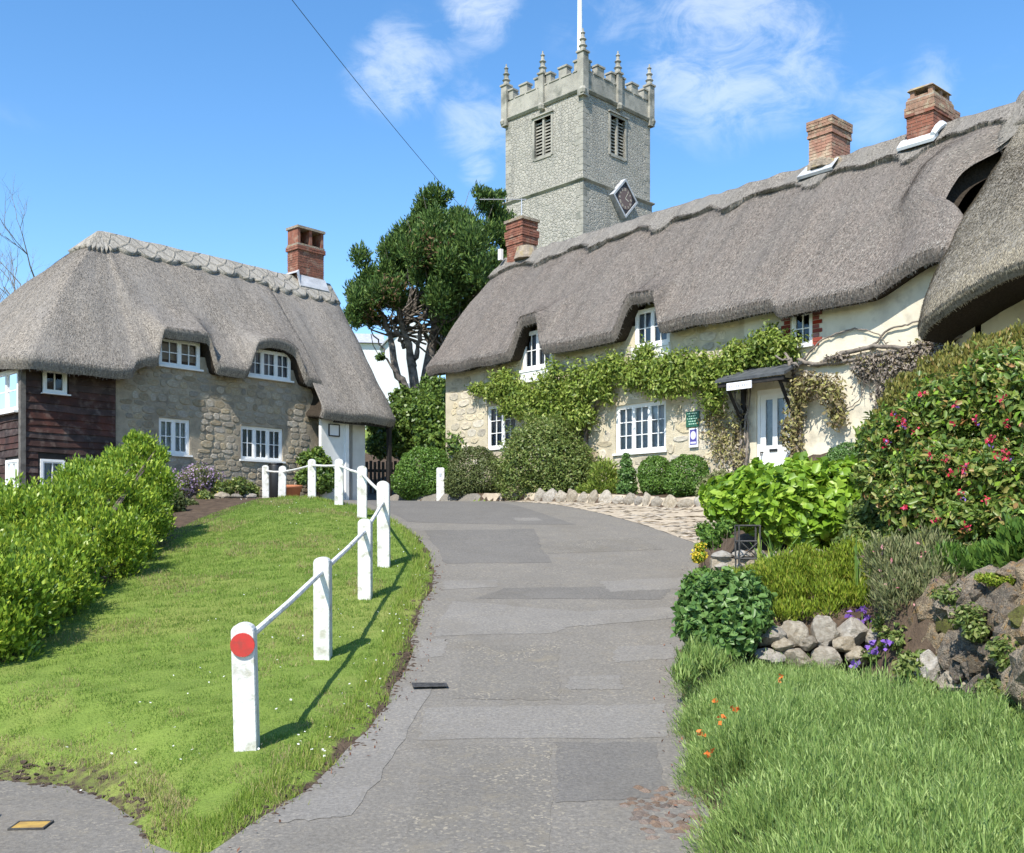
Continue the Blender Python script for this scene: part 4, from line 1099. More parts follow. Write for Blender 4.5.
def wing_cottage():
    T = thing('thatched_cottage', 'nearest thatched roof sweeping low at the right edge of the picture', 'cottage', (5.74, 22, 2.5), math.atan2(-.747, .665))
    ts = np.linspace(0, 1, 40)
    def lip(x): return float(np.interp(x, [4, 4.3, 4.8, 5.4, 6.0, 6.8, 7.6, 8.4, 9.5], [2.78, 2.86, 3.1, 3.32, 3.48, 3.55, 3.45, 3.25, 3.15]))
    def prof(x, off=0., t0=0.):
        e = math.exp(-max(0., x - 4.0) / .16); ez = lip(x) + .3; o = []
        for t in ts:
            t = t0 + (1 - t0) * t
            y = -1.62 + 4.42 * t; z = float(np.interp(y, [-1.62, -1.45, -.77, .13, 1.0, 1.84, 2.8], [ez, ez + .42, 4.36 + .75 * (ez - 3.1), 5.30 + .5 * (ez - 3.1), 6.05 + .3 * (ez - 3.1), 6.85, 8.4])) + (.12 * math.sin(math.pi * t)) * (1 - e)
            o.append((x - .0, y + .16 * e + .0 - off * .65, z - .2 * e + off * .75))
        return np.array(o)
    xs = np.unique(np.r_[np.array([4.0, 4.02, 4.05, 4.1, 4.16, 4.24]), np.arange(4.32, 9.5, .1)])
    F_ = wavy(np.stack([prof(x) for x in xs]), .05, 1.2, 2)
    bk = np.stack([[(x, 2.8 + 3.3 * t, 8.4 - 4.2 * t + .15 * math.sin(math.pi * t)) for t in np.linspace(0, 1, 10)[1:]] for x in xs])
    mid = F_[:, 0] + np.array([0, .02, -.07]); lp = F_[:, 0] + np.array([0, .16, -.2])
    Pt = np.concatenate([lp[:, None], mid[:, None], F_, bk], 1)
    o = grid('thatch', Pt, 'thatch_wing', T, uv=slope_uv(Pt))
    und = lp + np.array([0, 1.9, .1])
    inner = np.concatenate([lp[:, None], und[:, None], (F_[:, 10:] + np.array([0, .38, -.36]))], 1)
    grid('eave_underside', inner, 'thatch_under_shade', o)
    a = Pt[0, 2:42]; b = np.concatenate([lp[0][None], und[0][None], a[2:] + np.array([.12, .38, -.4])])[:40]
    mk('verge', np.concatenate([a, b]), [(i, i + 1, 40 + i + 1, 40 + i) for i in range(39)], 'thatch_wing', o)
    straw('straw_fringe', np.stack([lp, mid, F_[:, 0], F_[:, 1]], 1), 9000, o, 'straw_wing', .06, 15, (0, 3))
    straw('straw_ends', F_, 60000, o, 'straw_wing', .05, 16, (0, 36), .012, .35)
    rr = np.stack([np.concatenate([prof(x, -.02, .86)[:1], prof(x, .1, .86)[::4], [(x, 3.3, 7.95), (x, 3.7, 7.4)]]) for x in xs])
    grid('thatch_ridge', rr, 'thatch_ridge_long', o, uv=slope_uv(rr))
    wall_sheet(4.46, 9.5, -.8, 3.6, [(6.4, 7.4, 1.3, 2.3)], .2, lambda x, y, z: (x, y + .12, z)).build('plastered_wall', 'plaster_cream', T)
    window(T, 6.4, 7.4, 1.3, 2.3, .05, 2, 2, 2, lambda x, y, z: (x, y + .12, z), seed=41)
    MB().add([(4.5, .12, 3.2), (4.5, 5.6, 3.2), (4.5, 5.6, 4.0), (4.5, 2.8, 7.6), (4.5, .12, 3.6)], [(4, 3, 2, 1, 0)]).build('side_wall', 'interior_shade', T)  # upper gable coloured near-black so the hollow beside the roof reads as shaded
    MB().add([(4.46, .12, -.8), (4.46, 5.6, -.8), (4.46, 5.6, 3.3), (4.46, .12, 3.3)], [(3, 2, 1, 0)]).build('side_wall', 'plaster_cream', T)
    MB().add([(9.4, .12, -.8), (9.4, 5.6, -.8), (9.4, 5.6, 4.0), (9.4, 2.8, 7.6), (9.4, .12, 3.6)], [(0, 1, 2, 3, 4)]).build('side_wall', 'plaster_cream', T)
    return T
wing = wing_cottage()

# ------------------------------------------------------------------ church tower
def church_tower():
    # local axes: near corner points at the viewer; faces at y=-3 (to the right) and x=-3 (to the left)
    T = thing('church_tower', 'grey stone church tower with battlements, pinnacles and a diamond clock behind the thatch', 'tower', (3.88, 58.94, 7.0), R(45))
    Z0 = 7.0
    def bx(mb, h, z0, z1): mb.box(-h, h, -h, h, z0 - Z0, z1 - Z0)
    # walls with louvred belfry openings on the two faces in view
    hole = (-.65, .65, 23.0 - Z0, 25.15 - Z0)
    fr = lambda x, y, z: (x, -3 + y, z)
    lf = lambda x, y, z: (-3 + y, -x, z)
    wl = wall_sheet(-3, 3, 20.9 - Z0, 25.8 - Z0, [hole], .45, fr); l2 = wall_sheet(-3, 3, 20.9 - Z0, 25.8 - Z0, [hole], .45, lf); wl.add(l2.V, l2.F)
    wl.add([(-3, 3, 20.9 - Z0), (3, 3, 20.9 - Z0), (3, 3, 25.8 - Z0), (-3, 3, 25.8 - Z0)], [(3, 2, 1, 0)])
    wl.add([(3, -3, 20.9 - Z0), (3, 3, 20.9 - Z0), (3, 3, 25.8 - Z0), (3, -3, 25.8 - Z0)], [(0, 1, 2, 3)])
    wl.build('belfry_wall', 'tower_stone', T)
    mb = MB(); bx(mb, 3.09, 5.0, 20.85); mb.build('lower_wall', 'tower_stone', T)
    mb = MB(); mb.box(-2.95, 2.95, -2.95, 2.95, 25.2 - Z0, 25.6 - Z0); mb.build('roof', 'lead_grey', T)
    def band(name, h, z0, z1, tap=.0):
        m = MB(); m.add([(sx * (h - tap * k), sy * (h - tap * k), z - Z0) for k, z in ((1, z0), (0, z0 + .12), (0, z1 - .06), (1.0, z1)) for sx, sy in ((-1, -1), (1, -1), (1, 1), (-1, 1))],
                        [(k * 4 + i, k * 4 + (i + 1) % 4, k * 4 + 4 + (i + 1) % 4, k * 4 + 4 + i) for k in range(3) for i in range(4)] + [(3, 2, 1, 0), (12, 13, 14, 15)])
        m.build(name, 'tower_dressing', T)
    band('string_course', 3.22, 20.82, 21.06, .13); band('string_course', 3.17, 25.76, 25.99, .1)
    m = MB(); h = 3.04
    for (a, b, c, d) in ((-h, h, -h, -h + .4), (-h, h, h - .4, h), (-h, -h + .4, -h + .4, h - .4), (h - .4, h, -h + .4, h - .4)): m.box(a, b, c, d, 25.98 - Z0, 26.95 - Z0)
    m.build('parapet', 'tower_dressing', T)
    # battlements: between pinnacles one full merlon, and half merlons beside them
    for q in (-2.55, -1.53, -.45, .45, 1.53, 2.55):
        w = .3 if abs(q) in (1.53,) else .17
        for face in range(4):
            m = MB(); m.box(q - w, q + w, -h + .01, -h + .39, 26.95 - Z0, 27.5 - Z0)
            m.box(q - w - .05, q + w + .05, -h - .05, -h + .45, 27.5 - Z0, 27.6 - Z0)
            a = face * math.pi / 2; m.xform(lambda x, y, z: (x * math.cos(a) - y * math.sin(a), x * math.sin(a) + y * math.cos(a), z)).build('merlon', 'tower_dressing', T)
    for face in range(4):
        a = face * math.pi / 2; rot = lambda x, y, z: (x * math.cos(a) - y * math.sin(a), x * math.sin(a) + y * math.cos(a), z)
        c = MB()
        for q in (-2.7, -1.8, -.9, 0, .9, 1.8, 2.7): c.box(q - .38, q + .38, -h - .04, -h + .44, 26.95 - Z0, 27.02 - Z0)
        c.xform(rot).build('coping', 'tower_dressing', T)
        for (px, py, top) in ((-2.98, -2.98, 27.85), (0, -3.02, 27.6)):
            p = MB(); wdt = .22 if px else .18
            p.box(px - wdt, px + wdt, py - wdt, py + wdt, 25.5 - Z0 if px else 25.6 - Z0, top - Z0)
            p.box(px - wdt - .06, px + wdt + .06, py - wdt - .06, py + wdt + .06, top - Z0, top + .1 - Z0)
            o = p.xform(rot).build('pinnacle', 'tower_dressing', T)
            f = MB(); t = top + .1 - Z0
            f.lathe(px, py, [(.19, t), (.17, t + .2), (.25, t + .28), (.15, t + .36), (.13, t + .55), (.21, t + .64), (.11, t + .74), (.085, t + .92), (.14, t + 1.0), (.05, t + 1.1), (.035, t + 1.25)], 8)
            f.xform(rot).build('finial', 'tower_dressing', o)
            g = MB(); g.lathe(px * 1.04, py * 1.04, [(.04, 25.5 - Z0), (.17, 25.62 - Z0), (.22, 25.8 - Z0), (.15, 25.95 - Z0)], 7)
            g.xform(rot).build('gargoyle', 'tower_dressing', o)
    for k, to3 in enumerate((fr, lf)):
        w = MB(); a, b, c, d = hole
        w.box(a - .14, a, -.05, .4, c - .1, d + .12); w.box(b, b + .14, -.05, .4, c - .1, d + .12); w.box(a, b, -.05, .4, c - .16, c); w.box(a, b, -.06, .4, d, d + .14); w.box(-.07, .07, .02, .4, c, d)
        w.box(a - .2, b + .2, -.14, .0, d + .14, d + .22)
        o = w.xform(to3).build('belfry_window', 'tower_dressing', T)
        for (p, q) in ((a, -.07), (.07, b)):
            for i in range(11):
                z = c + .06 + i * (d - c - .1) / 11
                m = MB(); m.add([(p, .12, z), (q, .12, z), (q, .32, z + .13), (p, .32, z + .13), (p, .12, z + .07), (q, .12, z + .07), (q, .32, z + .2), (p, .32, z + .2)], [(0, 1, 5, 4), (4, 5, 6, 7), (3, 2, 1, 0), (2, 3, 7, 6)])
                m.xform(to3).build('louvre', 'tower_dressing', o)
        MB().add([(a, .42, c), (b, .42, c), (b, .42, d), (a, .42, d)], [(0, 1, 2, 3)]).xform(to3).build('belfry_dark', 'interior_shade', o)
    # quoins at the three corners in view
    rq = random.Random(9)
    for (sx, sy) in ((-1, -1), (1, -1), (-1, 1)):
        z = 14.0; k = 0
        while z < 25.4:
            hh = rq.uniform(.26, .40); a, b = (.52, .28) if k % 2 else (.28, .52); a *= rq.uniform(.85, 1.2); b *= rq.uniform(.85, 1.2); c = 3.103 if z < 20.7 else 3.013
            if z + hh < 20.75 or z > 21.1: MB().box(*sorted((sx * c, sx * (c - a))), *sorted((sy * c, sy * (c - b))), z - Z0, z + hh - .02 - Z0).build('quoin', 'tower_dressing', T)
            z += hh; k += 1
    # diamond clock on the right-hand face
    cz = 20.55 - Z0; cx = .22; r = 1.12
    V = lambda rad, y: [(cx + rad, y, cz), (cx, y, cz + rad), (cx - rad, y, cz), (cx, y, cz - rad)]
    m = MB(); m.add(V(r, -3.09) + V(r, -3.42) + V(r - .16, -3.42) + V(r - .16, -3.36), [f for i in range(4) for f in ((i, (i + 1) % 4, 4 + (i + 1) % 4, 4 + i), (4 + i, 4 + (i + 1) % 4, 8 + (i + 1) % 4, 8 + i), (8 + i, 8 + (i + 1) % 4, 12 + (i + 1) % 4, 12 + i))])
    ck = m.build('clock', 'flashing', T)
    mk('clock_board', V(r - .15, -3.365), [(0, 1, 2, 3)], 'clock_black', ck)
    disc = [(cx + .62 * math.cos(t), -3.375, cz + .62 * math.sin(t)) for t in np.linspace(0, 2 * math.pi, 33)[:-1]]
    mk('dial', disc, [tuple(range(32))], 'clock_face', ck)
    def strokes(lst, name, w):
        m = MB()
        for (x0, z0, x1, z1) in lst:
            d = Vector((x1 - x0, 0, z1 - z0)).normalized(); s = Vector((-d.z, 0, d.x)) * w
            p0, p1 = Vector((cx + x0, -3.384, cz + z0)), Vector((cx + x1, -3.384, cz + z1))
            m.add([p0 - s, p1 - s, p1 + s, p0 + s], [(0, 1, 2, 3)])
        m.build(name, 'gilt', ck)
    num = ['I', 'II', 'III', 'IIII', 'V', 'VI', 'VII', 'VIII', 'IX', 'X', 'XI', 'XII']; st = []
    for k, t in enumerate(num):
        a = math.radians(90 - 30 * (k + 1)); rad = Vector((math.cos(a), math.sin(a))); tan = Vector((math.sin(a), -math.cos(a)))
        wd = {'I': .04, 'V': .08, 'X': .08}; x = -sum(wd[c] for c in t) / 2
        for c in t:
            def pt(u, v): q = rad * (.43 + .15 * v) + tan * (x + u); return q.x, q.y
            if c == 'I': st.append((*pt(.02, 0), *pt(.02, 1)))
            elif c == 'V': st += [(*pt(.0, 1), *pt(.035, 0)), (*pt(.07, 1), *pt(.035, 0))]
            else: st += [(*pt(.0, 1), *pt(.07, 0)), (*pt(.07, 1), *pt(.0, 0))]
            x += wd[c]
    strokes(st, 'numerals', .010)
    strokes([(0, 0, math.cos(R(55)) * .5, math.sin(R(55)) * .5)], 'minute_hand', .018)
    strokes([(0, 0, math.cos(R(-20)) * .32, math.sin(R(-20)) * .32)], 'hour_hand', .026)
    # flag pole
    m = MB(); m.tube([(-.72, -.78, 25.5 - Z0), (-.72, -.78, 30 - Z0), (-.72, -.78, 38 - Z0)], [.16, .15, .09], 10); m.build('flagpole', 'white_paint', T)
    return T
church_tower()

# ------------------------------------------------------------------ house behind the cypress, seen between the trunks
def white_house():
    b = at(420, 314, 66); T = thing('white_house', 'white rendered house glimpsed behind the cypress trunks', 'house', (-6.5, 66, 7.4), R(8))
    m = MB(); m.add([(-2.0, 0, -1), (1.6, 0, -1), (1.6, 0, 6.4), (-.2, 0, 8.4), (-2.0, 0, 6.4)], [(0, 1, 2, 3, 4)])
    m.add([(1.6, 0, -1), (1.6, 9, -1), (1.6, 9, 6.4), (1.6, 0, 6.4)], [(0, 1, 2, 3)]); m.add([(-2, 0, -1), (-2, 9, -1), (-2, 9, 6.4), (-2, 0, 6.4)], [(3, 2, 1, 0)])
    m.build('gable_wall', 'house_white', T)
    MB().box(-7.5, -2.0, .6, 7, -1, 6.7).build('side_wing', 'house_white', T)
    m = MB(); m.add([(-2.2, -.25, 6.3), (-.2, -.25, 8.5), (-.2, 9.2, 8.5), (-2.2, 9.2, 6.3), (-2.2, -.25, 6.42), (-.2, -.25, 8.62), (-.2, 9.2, 8.62), (-2.2, 9.2, 6.42)], [(0, 1, 5, 4), (4, 5, 6, 7), (3, 2, 1, 0)])
    m.add([(1.8, -.25, 6.3), (-.2, -.25, 8.5), (-.2, 9.2, 8.5), (1.8, 9.2, 6.3), (1.8, -.25, 6.42), (-.2, -.25, 8.62), (-.2, 9.2, 8.62), (1.8, 9.2, 6.42)], [(4, 5, 1, 0), (7, 6, 5, 4), (0, 1, 2, 3)])
    m.build('roof', 'flashing', T)
    MB().add([(-7.7, .3, 6.7), (-1.9, .3, 6.7), (-1.9, 4, 8.0), (-7.7, 4, 8.0), (-7.7, 7.2, 6.7), (-1.9, 7.2, 6.7)], [(0, 1, 2, 3), (3, 2, 5, 4)]).build('roof', 'flashing', T)
    for (x, z) in ((-.3, 2.9), (-4.6, 3.2)):
        w = MB().box(x - .5, x + .5, -.06 if x > -2 else .54, .05 if x > -2 else .65, z, z + 1.2).build('window', 'white_paint', T)
        y = -.07 if x > -2 else .53
        MB().add([(x - .42, y, z + .08), (x + .42, y, z + .08), (x + .42, y, z + 1.12), (x - .42, y, z + 1.12)], [(0, 1, 2, 3)]).build('pane', 'curtain_grey', w)
white_house()

# ------------------------------------------------------------------ trees
def cypress():
    rng = np.random.default_rng(77); Y = 43
    base_ = np.array((*at(412, 400, Y)[:2], 4.6)); base_[2] = float(H(base_[0], base_[1]))
    T = thing('cypress_tree', 'big dark green cypress with bare pale limbs between the two cottages', 'tree', tuple(base_))
    cl = [(433, 208, 17, 0), (425, 222, 22, 1), (445, 228, 25, -1), (410, 238, 22, 1), (395, 252, 21, 0), (428, 250, 26, -2), (455, 255, 28, -2), (385, 268, 20, 0), (372, 284, 19, 1), (360, 300, 15, 0), (352, 312, 10, 1), (368, 308, 17, -1), (390, 290, 18, -2),
          (475, 235, 26, 1), (495, 212, 18, 2), (487, 200, 13, 1), (505, 225, 17, 2), (508, 245, 16, 1), (480, 265, 25, -1), (500, 270, 20, 0), (450, 285, 26, -2), (435, 275, 20, -1), (470, 295, 22, 0), (400, 275, 15, 1), (445, 305, 18, 1), (462, 318, 17, 1), (490, 295, 18, 1),
          (480, 318, 20, 2), (497, 320, 16, 2), (462, 345, 16, 2), (430, 300, 12, 1), (382, 300, 14, -1), (412, 262, 15, 2), (443, 200, 9, 0), (462, 215, 16, 2), (500, 195, 8, 2), (418, 300, 13, 1), (448, 325, 16, 0), (470, 335, 18, 1), (455, 350, 14, 2), (440, 345, 12, 2), (402, 305, 12, 1), (376, 318, 11, 0), (360, 318, 10, 0), (480, 345, 14, 3)]
    B = []
    for (px, py, r, dz) in cl:
        p = at(px, py, Y + dz * 1.1) - base_; rr = r / 1000 * Y * 1.04; B.append((*p, rr, rr * 1.15, rr * .92))
    Q = []
    for b in B:       # every lobe is a bunch of upright plumes
        for k in range(5):
            d = rng.normal(size=3) * [.42, .42, .3]; Q.append((b[0] + d[0] * b[3], b[1] + d[1] * b[4], b[2] + d[2] * b[5], b[3] * .50, b[4] * .50, b[5] * .64))
    P, nn = blob_points(Q, 95000, rng, (.35, 1.1), .25, 3.0, keep_in=.45)
    al = nn * .7 + np.array([0, 0, .75])
    V, F = leaf_quads(P, nn, .2, .065, rng, 0, .25, al, .5); mknp('crown', V, F, 'cypress', T)
    Bd = [b for i, b in enumerate(B) if i in (13 - 8, 9, 11, 12, 23, 31, 25, 30)]
    P, nn = blob_points(Bd, 1300, rng, (.3, .95), .2); V, F = leaf_quads(P, nn, .22, .07, rng); mknp('dead_foliage', V, F, 'cypress_dead', T)
    m = MB(); W = lambda px, py, d=0: at(px, py, Y + d) - base_
    b0 = np.array([0, 0, -.4])
    limbs = [([b0, W(414, 385), W(410, 350, -.3), W(402, 318, -.6), (W(390, 292, -1))], [.42, .34, .26, .19, .06]),
             ([b0 + [.3, .2, 0], W(424, 388), W(432, 350, .3), W(440, 310), W(447, 260), W(440, 222)], [.4, .36, .3, .24, .15, .05]),
             ([W(408, 396, -.3), W(397, 375, -.5), W(392, 345, -.5), W(384, 318, -.6), W(370, 300, -.5)], [.26, .2, .17, .13, .05]),
             ([W(412, 372, -.2), W(418, 345, -.3), W(426, 312, -.5), W(430, 290)], [.16, .13, .1, .04]),
             ([W(432, 375, .6), W(446, 345, .8), W(462, 315, 1), W(478, 280, 1), W(490, 240, 1)], [.34, .27, .2, .14, .05]),
             ([W(404, 348, -.3), W(396, 330, -.6), W(388, 315, -.9)], [.12, .09, .04]), ([W(402, 335, 0), W(413, 312, .3), W(412, 285, .4), W(405, 262, .3)], [.13, .1, .08, .03]),
             ([W(400, 382, -.6), W(388, 362, -.8), W(378, 340, -.9), W(366, 322, -.9)], [.07, .06, .045, .02]), ([W(430, 345, .2), W(420, 325, .1), W(416, 305, .2)], [.09, .07, .03]),
             ([W(440, 318), W(452, 300, -.6), W(458, 280, -1.2)], [.13, .1, .04])]
    for p, r in limbs:
        q = spread(np.array(p), 1, 14); rr = np.interp(np.linspace(0, 1, 14), np.linspace(0, 1, len(r)), r); q[1:-1] += rng.normal(size=(12, 3)) * .05; m.tube(q, list(rr * .78), 8)
    m.build('trunk', 'bark_cypress', T, True)
    m = MB()
    for k in range(90):
        b = B[rng.integers(len(B))]; c = np.array(b[:3]); s = W(*[(405, 330), (430, 320), (445, 300), (395, 335), (440, 345)][k % 5]); t = c + rng.normal(size=3) * b[3] * .5
        q = spread(np.array([s + rng.normal(size=3) * .3, (s + t) / 2 + rng.normal(size=3) * .3 + [0, 0, -.2], t]), 1, 6); m.tube(q, [.045, .04, .03, .025, .018, .01], 4, False)
    m.build('branches', 'bark_cypress', T)
    m = MB(); m.tube([W(371, 334, -1), W(373, 345, -1), W(378, 354, -1)], .018, 4); m.build('hanging_twig', 'bark', T)
    P, nn = blob_points([(*W(380, 357, -1), .22, .2, .17)], 260, rng, (.1, 1)); V, F = leaf_quads(P, nn, .14, .08, rng); mknp('hanging_tuft', V, F, 'cypress', T)
cypress()

def bare_tree(name, label, base_, h, seed, spreadr):
    rg = random.Random(seed); T = thing(name, label, 'tree', tuple(base_)); tr = MB(); tw = MB()
    def grow(p, d, L, r, lev):
        n = 4; pts = [p]; q = p.copy(); dd = d.copy()
        for i in range(n):
            dd = (dd + Vector((rg.uniform(-1, 1), rg.uniform(-1, 1), rg.uniform(-.3, .7))) * .16).normalized(); q = q + dd * (L / n); pts.append(q.copy())
        (tr if lev < 2 else tw).tube(pts, [r * (1 - .55 * i / n) for i in range(n + 1)], 6 if lev < 2 else 3, False)
        if lev == 6: return
        for k in range(3 if lev < 5 else 3):
            i = rg.randint(2, n); s = pts[i]
            nd = (dd + Vector((rg.uniform(-1, 1), rg.uniform(-1, 1), rg.uniform(-.25, .8))) * spreadr).normalized(); grow(s, nd, L * rg.uniform(.58, .75), r * .5, lev + 1)
    grow(Vector((0, 0, -.3)), Vector((0, 0, 1)), h * .34, h * .016, 0)
    tr.build('trunk', 'bark', T); tw.build('twigs', 'vine_wood', T)
p = at(36, 300, 62); bare_tree('bare_tree', 'leafless twiggy tree showing above the left cottage roof', (p[0], p[1], 7.4), 18.2, 4, .8)

# overhead cable, from the roadside poles out of view to behind the cypress
def cable():
    a = at(298, 0, 30); b = at(462, 208, 46.5); d = a - b
    p0 = a + d * .55; pts = []
    for t in np.linspace(0, 1, 30):
        q = p0 + (b - p0) * t; q[2] -= .25 * math.sin(math.pi * t); pts.append(q)
    o = empty('overhead_cable', tuple(b)); tag(o, 'thin black overhead cable running down to the cypress', 'cable')
    MB().tube([q - b for q in pts], .011, 5).build('wire', 'cable', o)
cable()

# ------------------------------------------------------------------ white post and rail fence
def fence():
    posts = [(-1.90, 7.2, .91, .082, -.035), (-1.86, 9.85, 1.0, .08, -.005), (-1.82, 12.4, .99, .082, .0), (-1.86, 14.55, 1.24, .09, -.01), (-2.83, 18.9, .97, .09, 0), (-3.6, 20.8, .96, .088, .005),
             (-4.6, 23, .95, .09, 0), (-5.87, 25.5, .87, .095, .03), (-6.62, 26.9, .9, .09, -.01)]
    T = thing('post_and_rail_fence', 'white painted wooden post and rail fence curving up the grass bank', 'fence', (-1.9, 7.2, float(H(-1.9, 7.2))))
    o = np.array(T.location); tops = []
    for i, (x, y, h, w, lean) in enumerate(posts):
        z = float(H(x, y)); mb = MB(); n = 10
        prof = [(-w, -.25), (w, -.25), (w, h - w * .75)] + [(w * math.cos(a), h - w * .75 + w * .75 * math.sin(a)) for a in np.linspace(0, math.pi, n)[1:-1]] + [(-w, h - w * .75)]
        m = len(prof); ch = .012
        V = [(px * s, py, pz) for (py, s) in ((-w, .9), (-w + ch, 1), (w - ch, 1), (w, .9)) for (px, pz) in prof]
        F = [(k * m + j, k * m + (j + 1) % m, (k + 1) * m + (j + 1) % m, (k + 1) * m + j) for k in range(3) for j in range(m)] + [tuple(range(m))[::-1], tuple(range(3 * m, 4 * m))]
        nx = posts[min(i + 1, 8)]; pv = posts[max(i - 1, 0)]
        a = math.atan2(nx[1] - pv[1], nx[0] - pv[0]) - math.pi / 2; a = a * .35 if i else .12
        c, s = math.cos(a), math.sin(a)
        V = [(px * c - py * s + lean * max(pz, 0) + x - o[0], px * s + py * c + y - o[1], pz + z - o[2]) for px, py, pz in V]
        p = mk('post', V, F, 'post_paint', T)
        tops.append(np.array([x + lean * h - o[0], y - o[1], z + h - o[2]]))
        if i == 0:
            p['label'] = 'nearest post, with a round red reflector'
            mb = MB(); r = .085; q = [(r * math.cos(t), r * math.sin(t)) for t in np.linspace(0, 2 * math.pi, 25)[:-1]]
            zc = h - .15
            V = [(u * c - yy * s + lean * zc, u * s + yy * c, v + zc + z - o[2]) for yy in (-w - .022, -w + .002) for u, v in q]
            mk('reflector', V, [tuple(range(24))] + [(j, (j + 1) % 24, 24 + (j + 1) % 24, 24 + j) for j in range(24)], 'red_reflector', p)
    dz = [.14, .14, .15, .42, .15, .14, .14, .15, .15]
    for i in range(8):
        a = tops[i] - [0, 0, dz[i]]; b = tops[i + 1] - [0, 0, dz[i + 1] if i + 1 != 3 else .3]
        if i == 3: a = tops[i] - [0, 0, .2]
        mid = (a + b) / 2 - [0, 0, .012]
        MB().tube([a, mid, b], .026, 8).build('rail', 'post_paint', T)
fence()
def bollard():
    x, y = -2.02, 28.3; T = thing('bollard', 'short square white bollard between the two rounded bushes', 'bollard', (x, y, float(H(x, y))))
    w = .11; m = MB(); m.box(-w, w, -w, w, -.2, .70); m.add([(-w, -w, .7), (w, -w, .7), (w, w, .7), (-w, w, .7), (-w * .7, -w * .7, .74), (w * .7, -w * .7, .74), (w * .7, w * .7, .74), (-w * .7, w * .7, .74)], [(0, 1, 5, 4), (1, 2, 6, 5), (2, 3, 7, 6), (3, 0, 4, 7), (4, 5, 6, 7)])
    m.build('shaft', 'post_paint', T); MB().box(-.03, .03, -w - .006, -w, .48, .58).build('reflector', 'metal', T)
bollard()

# ------------------------------------------------------------------ small things on and beside the lane
def covers():
    x, y = -.76, 9.2; z = float(H(x, y)) + .012
    T = thing('drain_cover', 'dark iron drain cover set in the tarmac lane', 'drain cover', (x, y, z), R(8)); T.scale = (.8, 1, .25)
    m = MB(); m.box(-.2, .2, -.17, -.14, 0, .012); m.box(-.2, .2, .14, .17, 0, .012); m.box(-.2, -.17, -.14, .14, 0, .012); m.box(.17, .2, -.14, .14, 0, .012); m.build('rim', 'iron', T)
    m = MB().box(-.17, .17, -.14, .14, -.01, .003).build('well', 'black_plastic', T)
    for i in range(6): MB().box(-.17, .17, -.13 + i * .046, -.13 + i * .046 + .026, .003, .011).build('bar', 'iron', T)
    x, y = -3.03, 6.3; z = float(H(x, y)) + .002
    T = thing('hydrant_cover', 'yellow painted rectangular hydrant lid in the side lane', 'hydrant cover', (x, y, z), R(4)); T.scale = (.78, .85, 1)
    m = MB(); m.box(-.14, .14, -.1, -.085, 0, .012); m.box(-.14, .14, .085, .1, 0, .012); m.box(-.14, -.125, -.085, .085, 0, .012); m.box(.125, .14, -.085, .085, 0, .012); m.build('rim', 'iron', T)
    MB().box(-.125, .125, -.085, .085, -.01, .009).build('lid', 'yellow_lid', T)
    # pot and water butt by the left cottage
    p = np.array([-6.05, 27.55]); z = float(H(*p))
    T = thing('terracotta_pot', 'orange terracotta flowerpot by the porch of the left cottage', 'flowerpot', (p[0], p[1], z))
    m = MB(); m.lathe(0, 0, [(.17, 0), (.24, .36), (.27, .36), (.28, .45), (.23, .45), (.2, .38)], 18); m.build('pot', 'terracotta', T, True)
    MB().cyl(0, 0, .36, .385, .21, .21, 14).build('soil', 'soil', T)
    p = np.array([-6.85, 28.1]) + np.array([.743, -.669]) * .35; z = float(H(*p))
    T = thing('water_butt', 'narrow black water butt against the stone wall behind the fence', 'water butt', (p[0], p[1], z))
    m = MB(); m.lathe(0, 0, [(.17, 0), (.2, .1), (.215, .5), (.2, .95), (.19, .98)], 16); m.build('barrel', 'black_plastic', T, True)
    m = MB(); m.cyl(0, 0, .985, 1.03, .21, .2, 16); m.build('lid', 'black_plastic', T)
    # framed notice on the porch wall
    th = math.atan2(.743, .669); lp = lambda s, n: (-7 + .669 * s - .743 * n, 28 + .743 * s + .669 * n)
    q = lp(2.02, -.63); T = thing('notice_board', 'small black framed notice on the white porch wall', 'notice board', (q[0], q[1], 4.5), th)
    m = MB(); m.box(-.2, .2, -.03, 0, -.03, .0); m.box(-.2, .2, -.03, 0, .3, .33); m.box(-.2, -.17, -.03, 0, 0, .3); m.box(.17, .2, -.03, 0, 0, .3); m.build('frame', 'black_plastic', T)
    MB().box(-.17, .17, -.015, 0, 0, .3).build('sheet', 'sign_white', T)
    # garden gate behind the porch
    a = at(377, 478, 34.5); T = thing('garden_gate', 'grey paling gate in the shade beyond the porch', 'gate', (a[0], a[1], 2.75), R(10))
    for i in range(12): MB().box(-.4 + i * .14, -.3 + i * .14, -.02, .02, -.3, 1.35 + .04 * (i % 2)).build('pale', 'grey_timber', T)
    m = MB(); m.box(-.45, 1.35, .02, .07, .15, .25); m.box(-.45, 1.35, .02, .07, 1.0, 1.1); m.build('gate_rail', 'grey_timber', T)
covers()

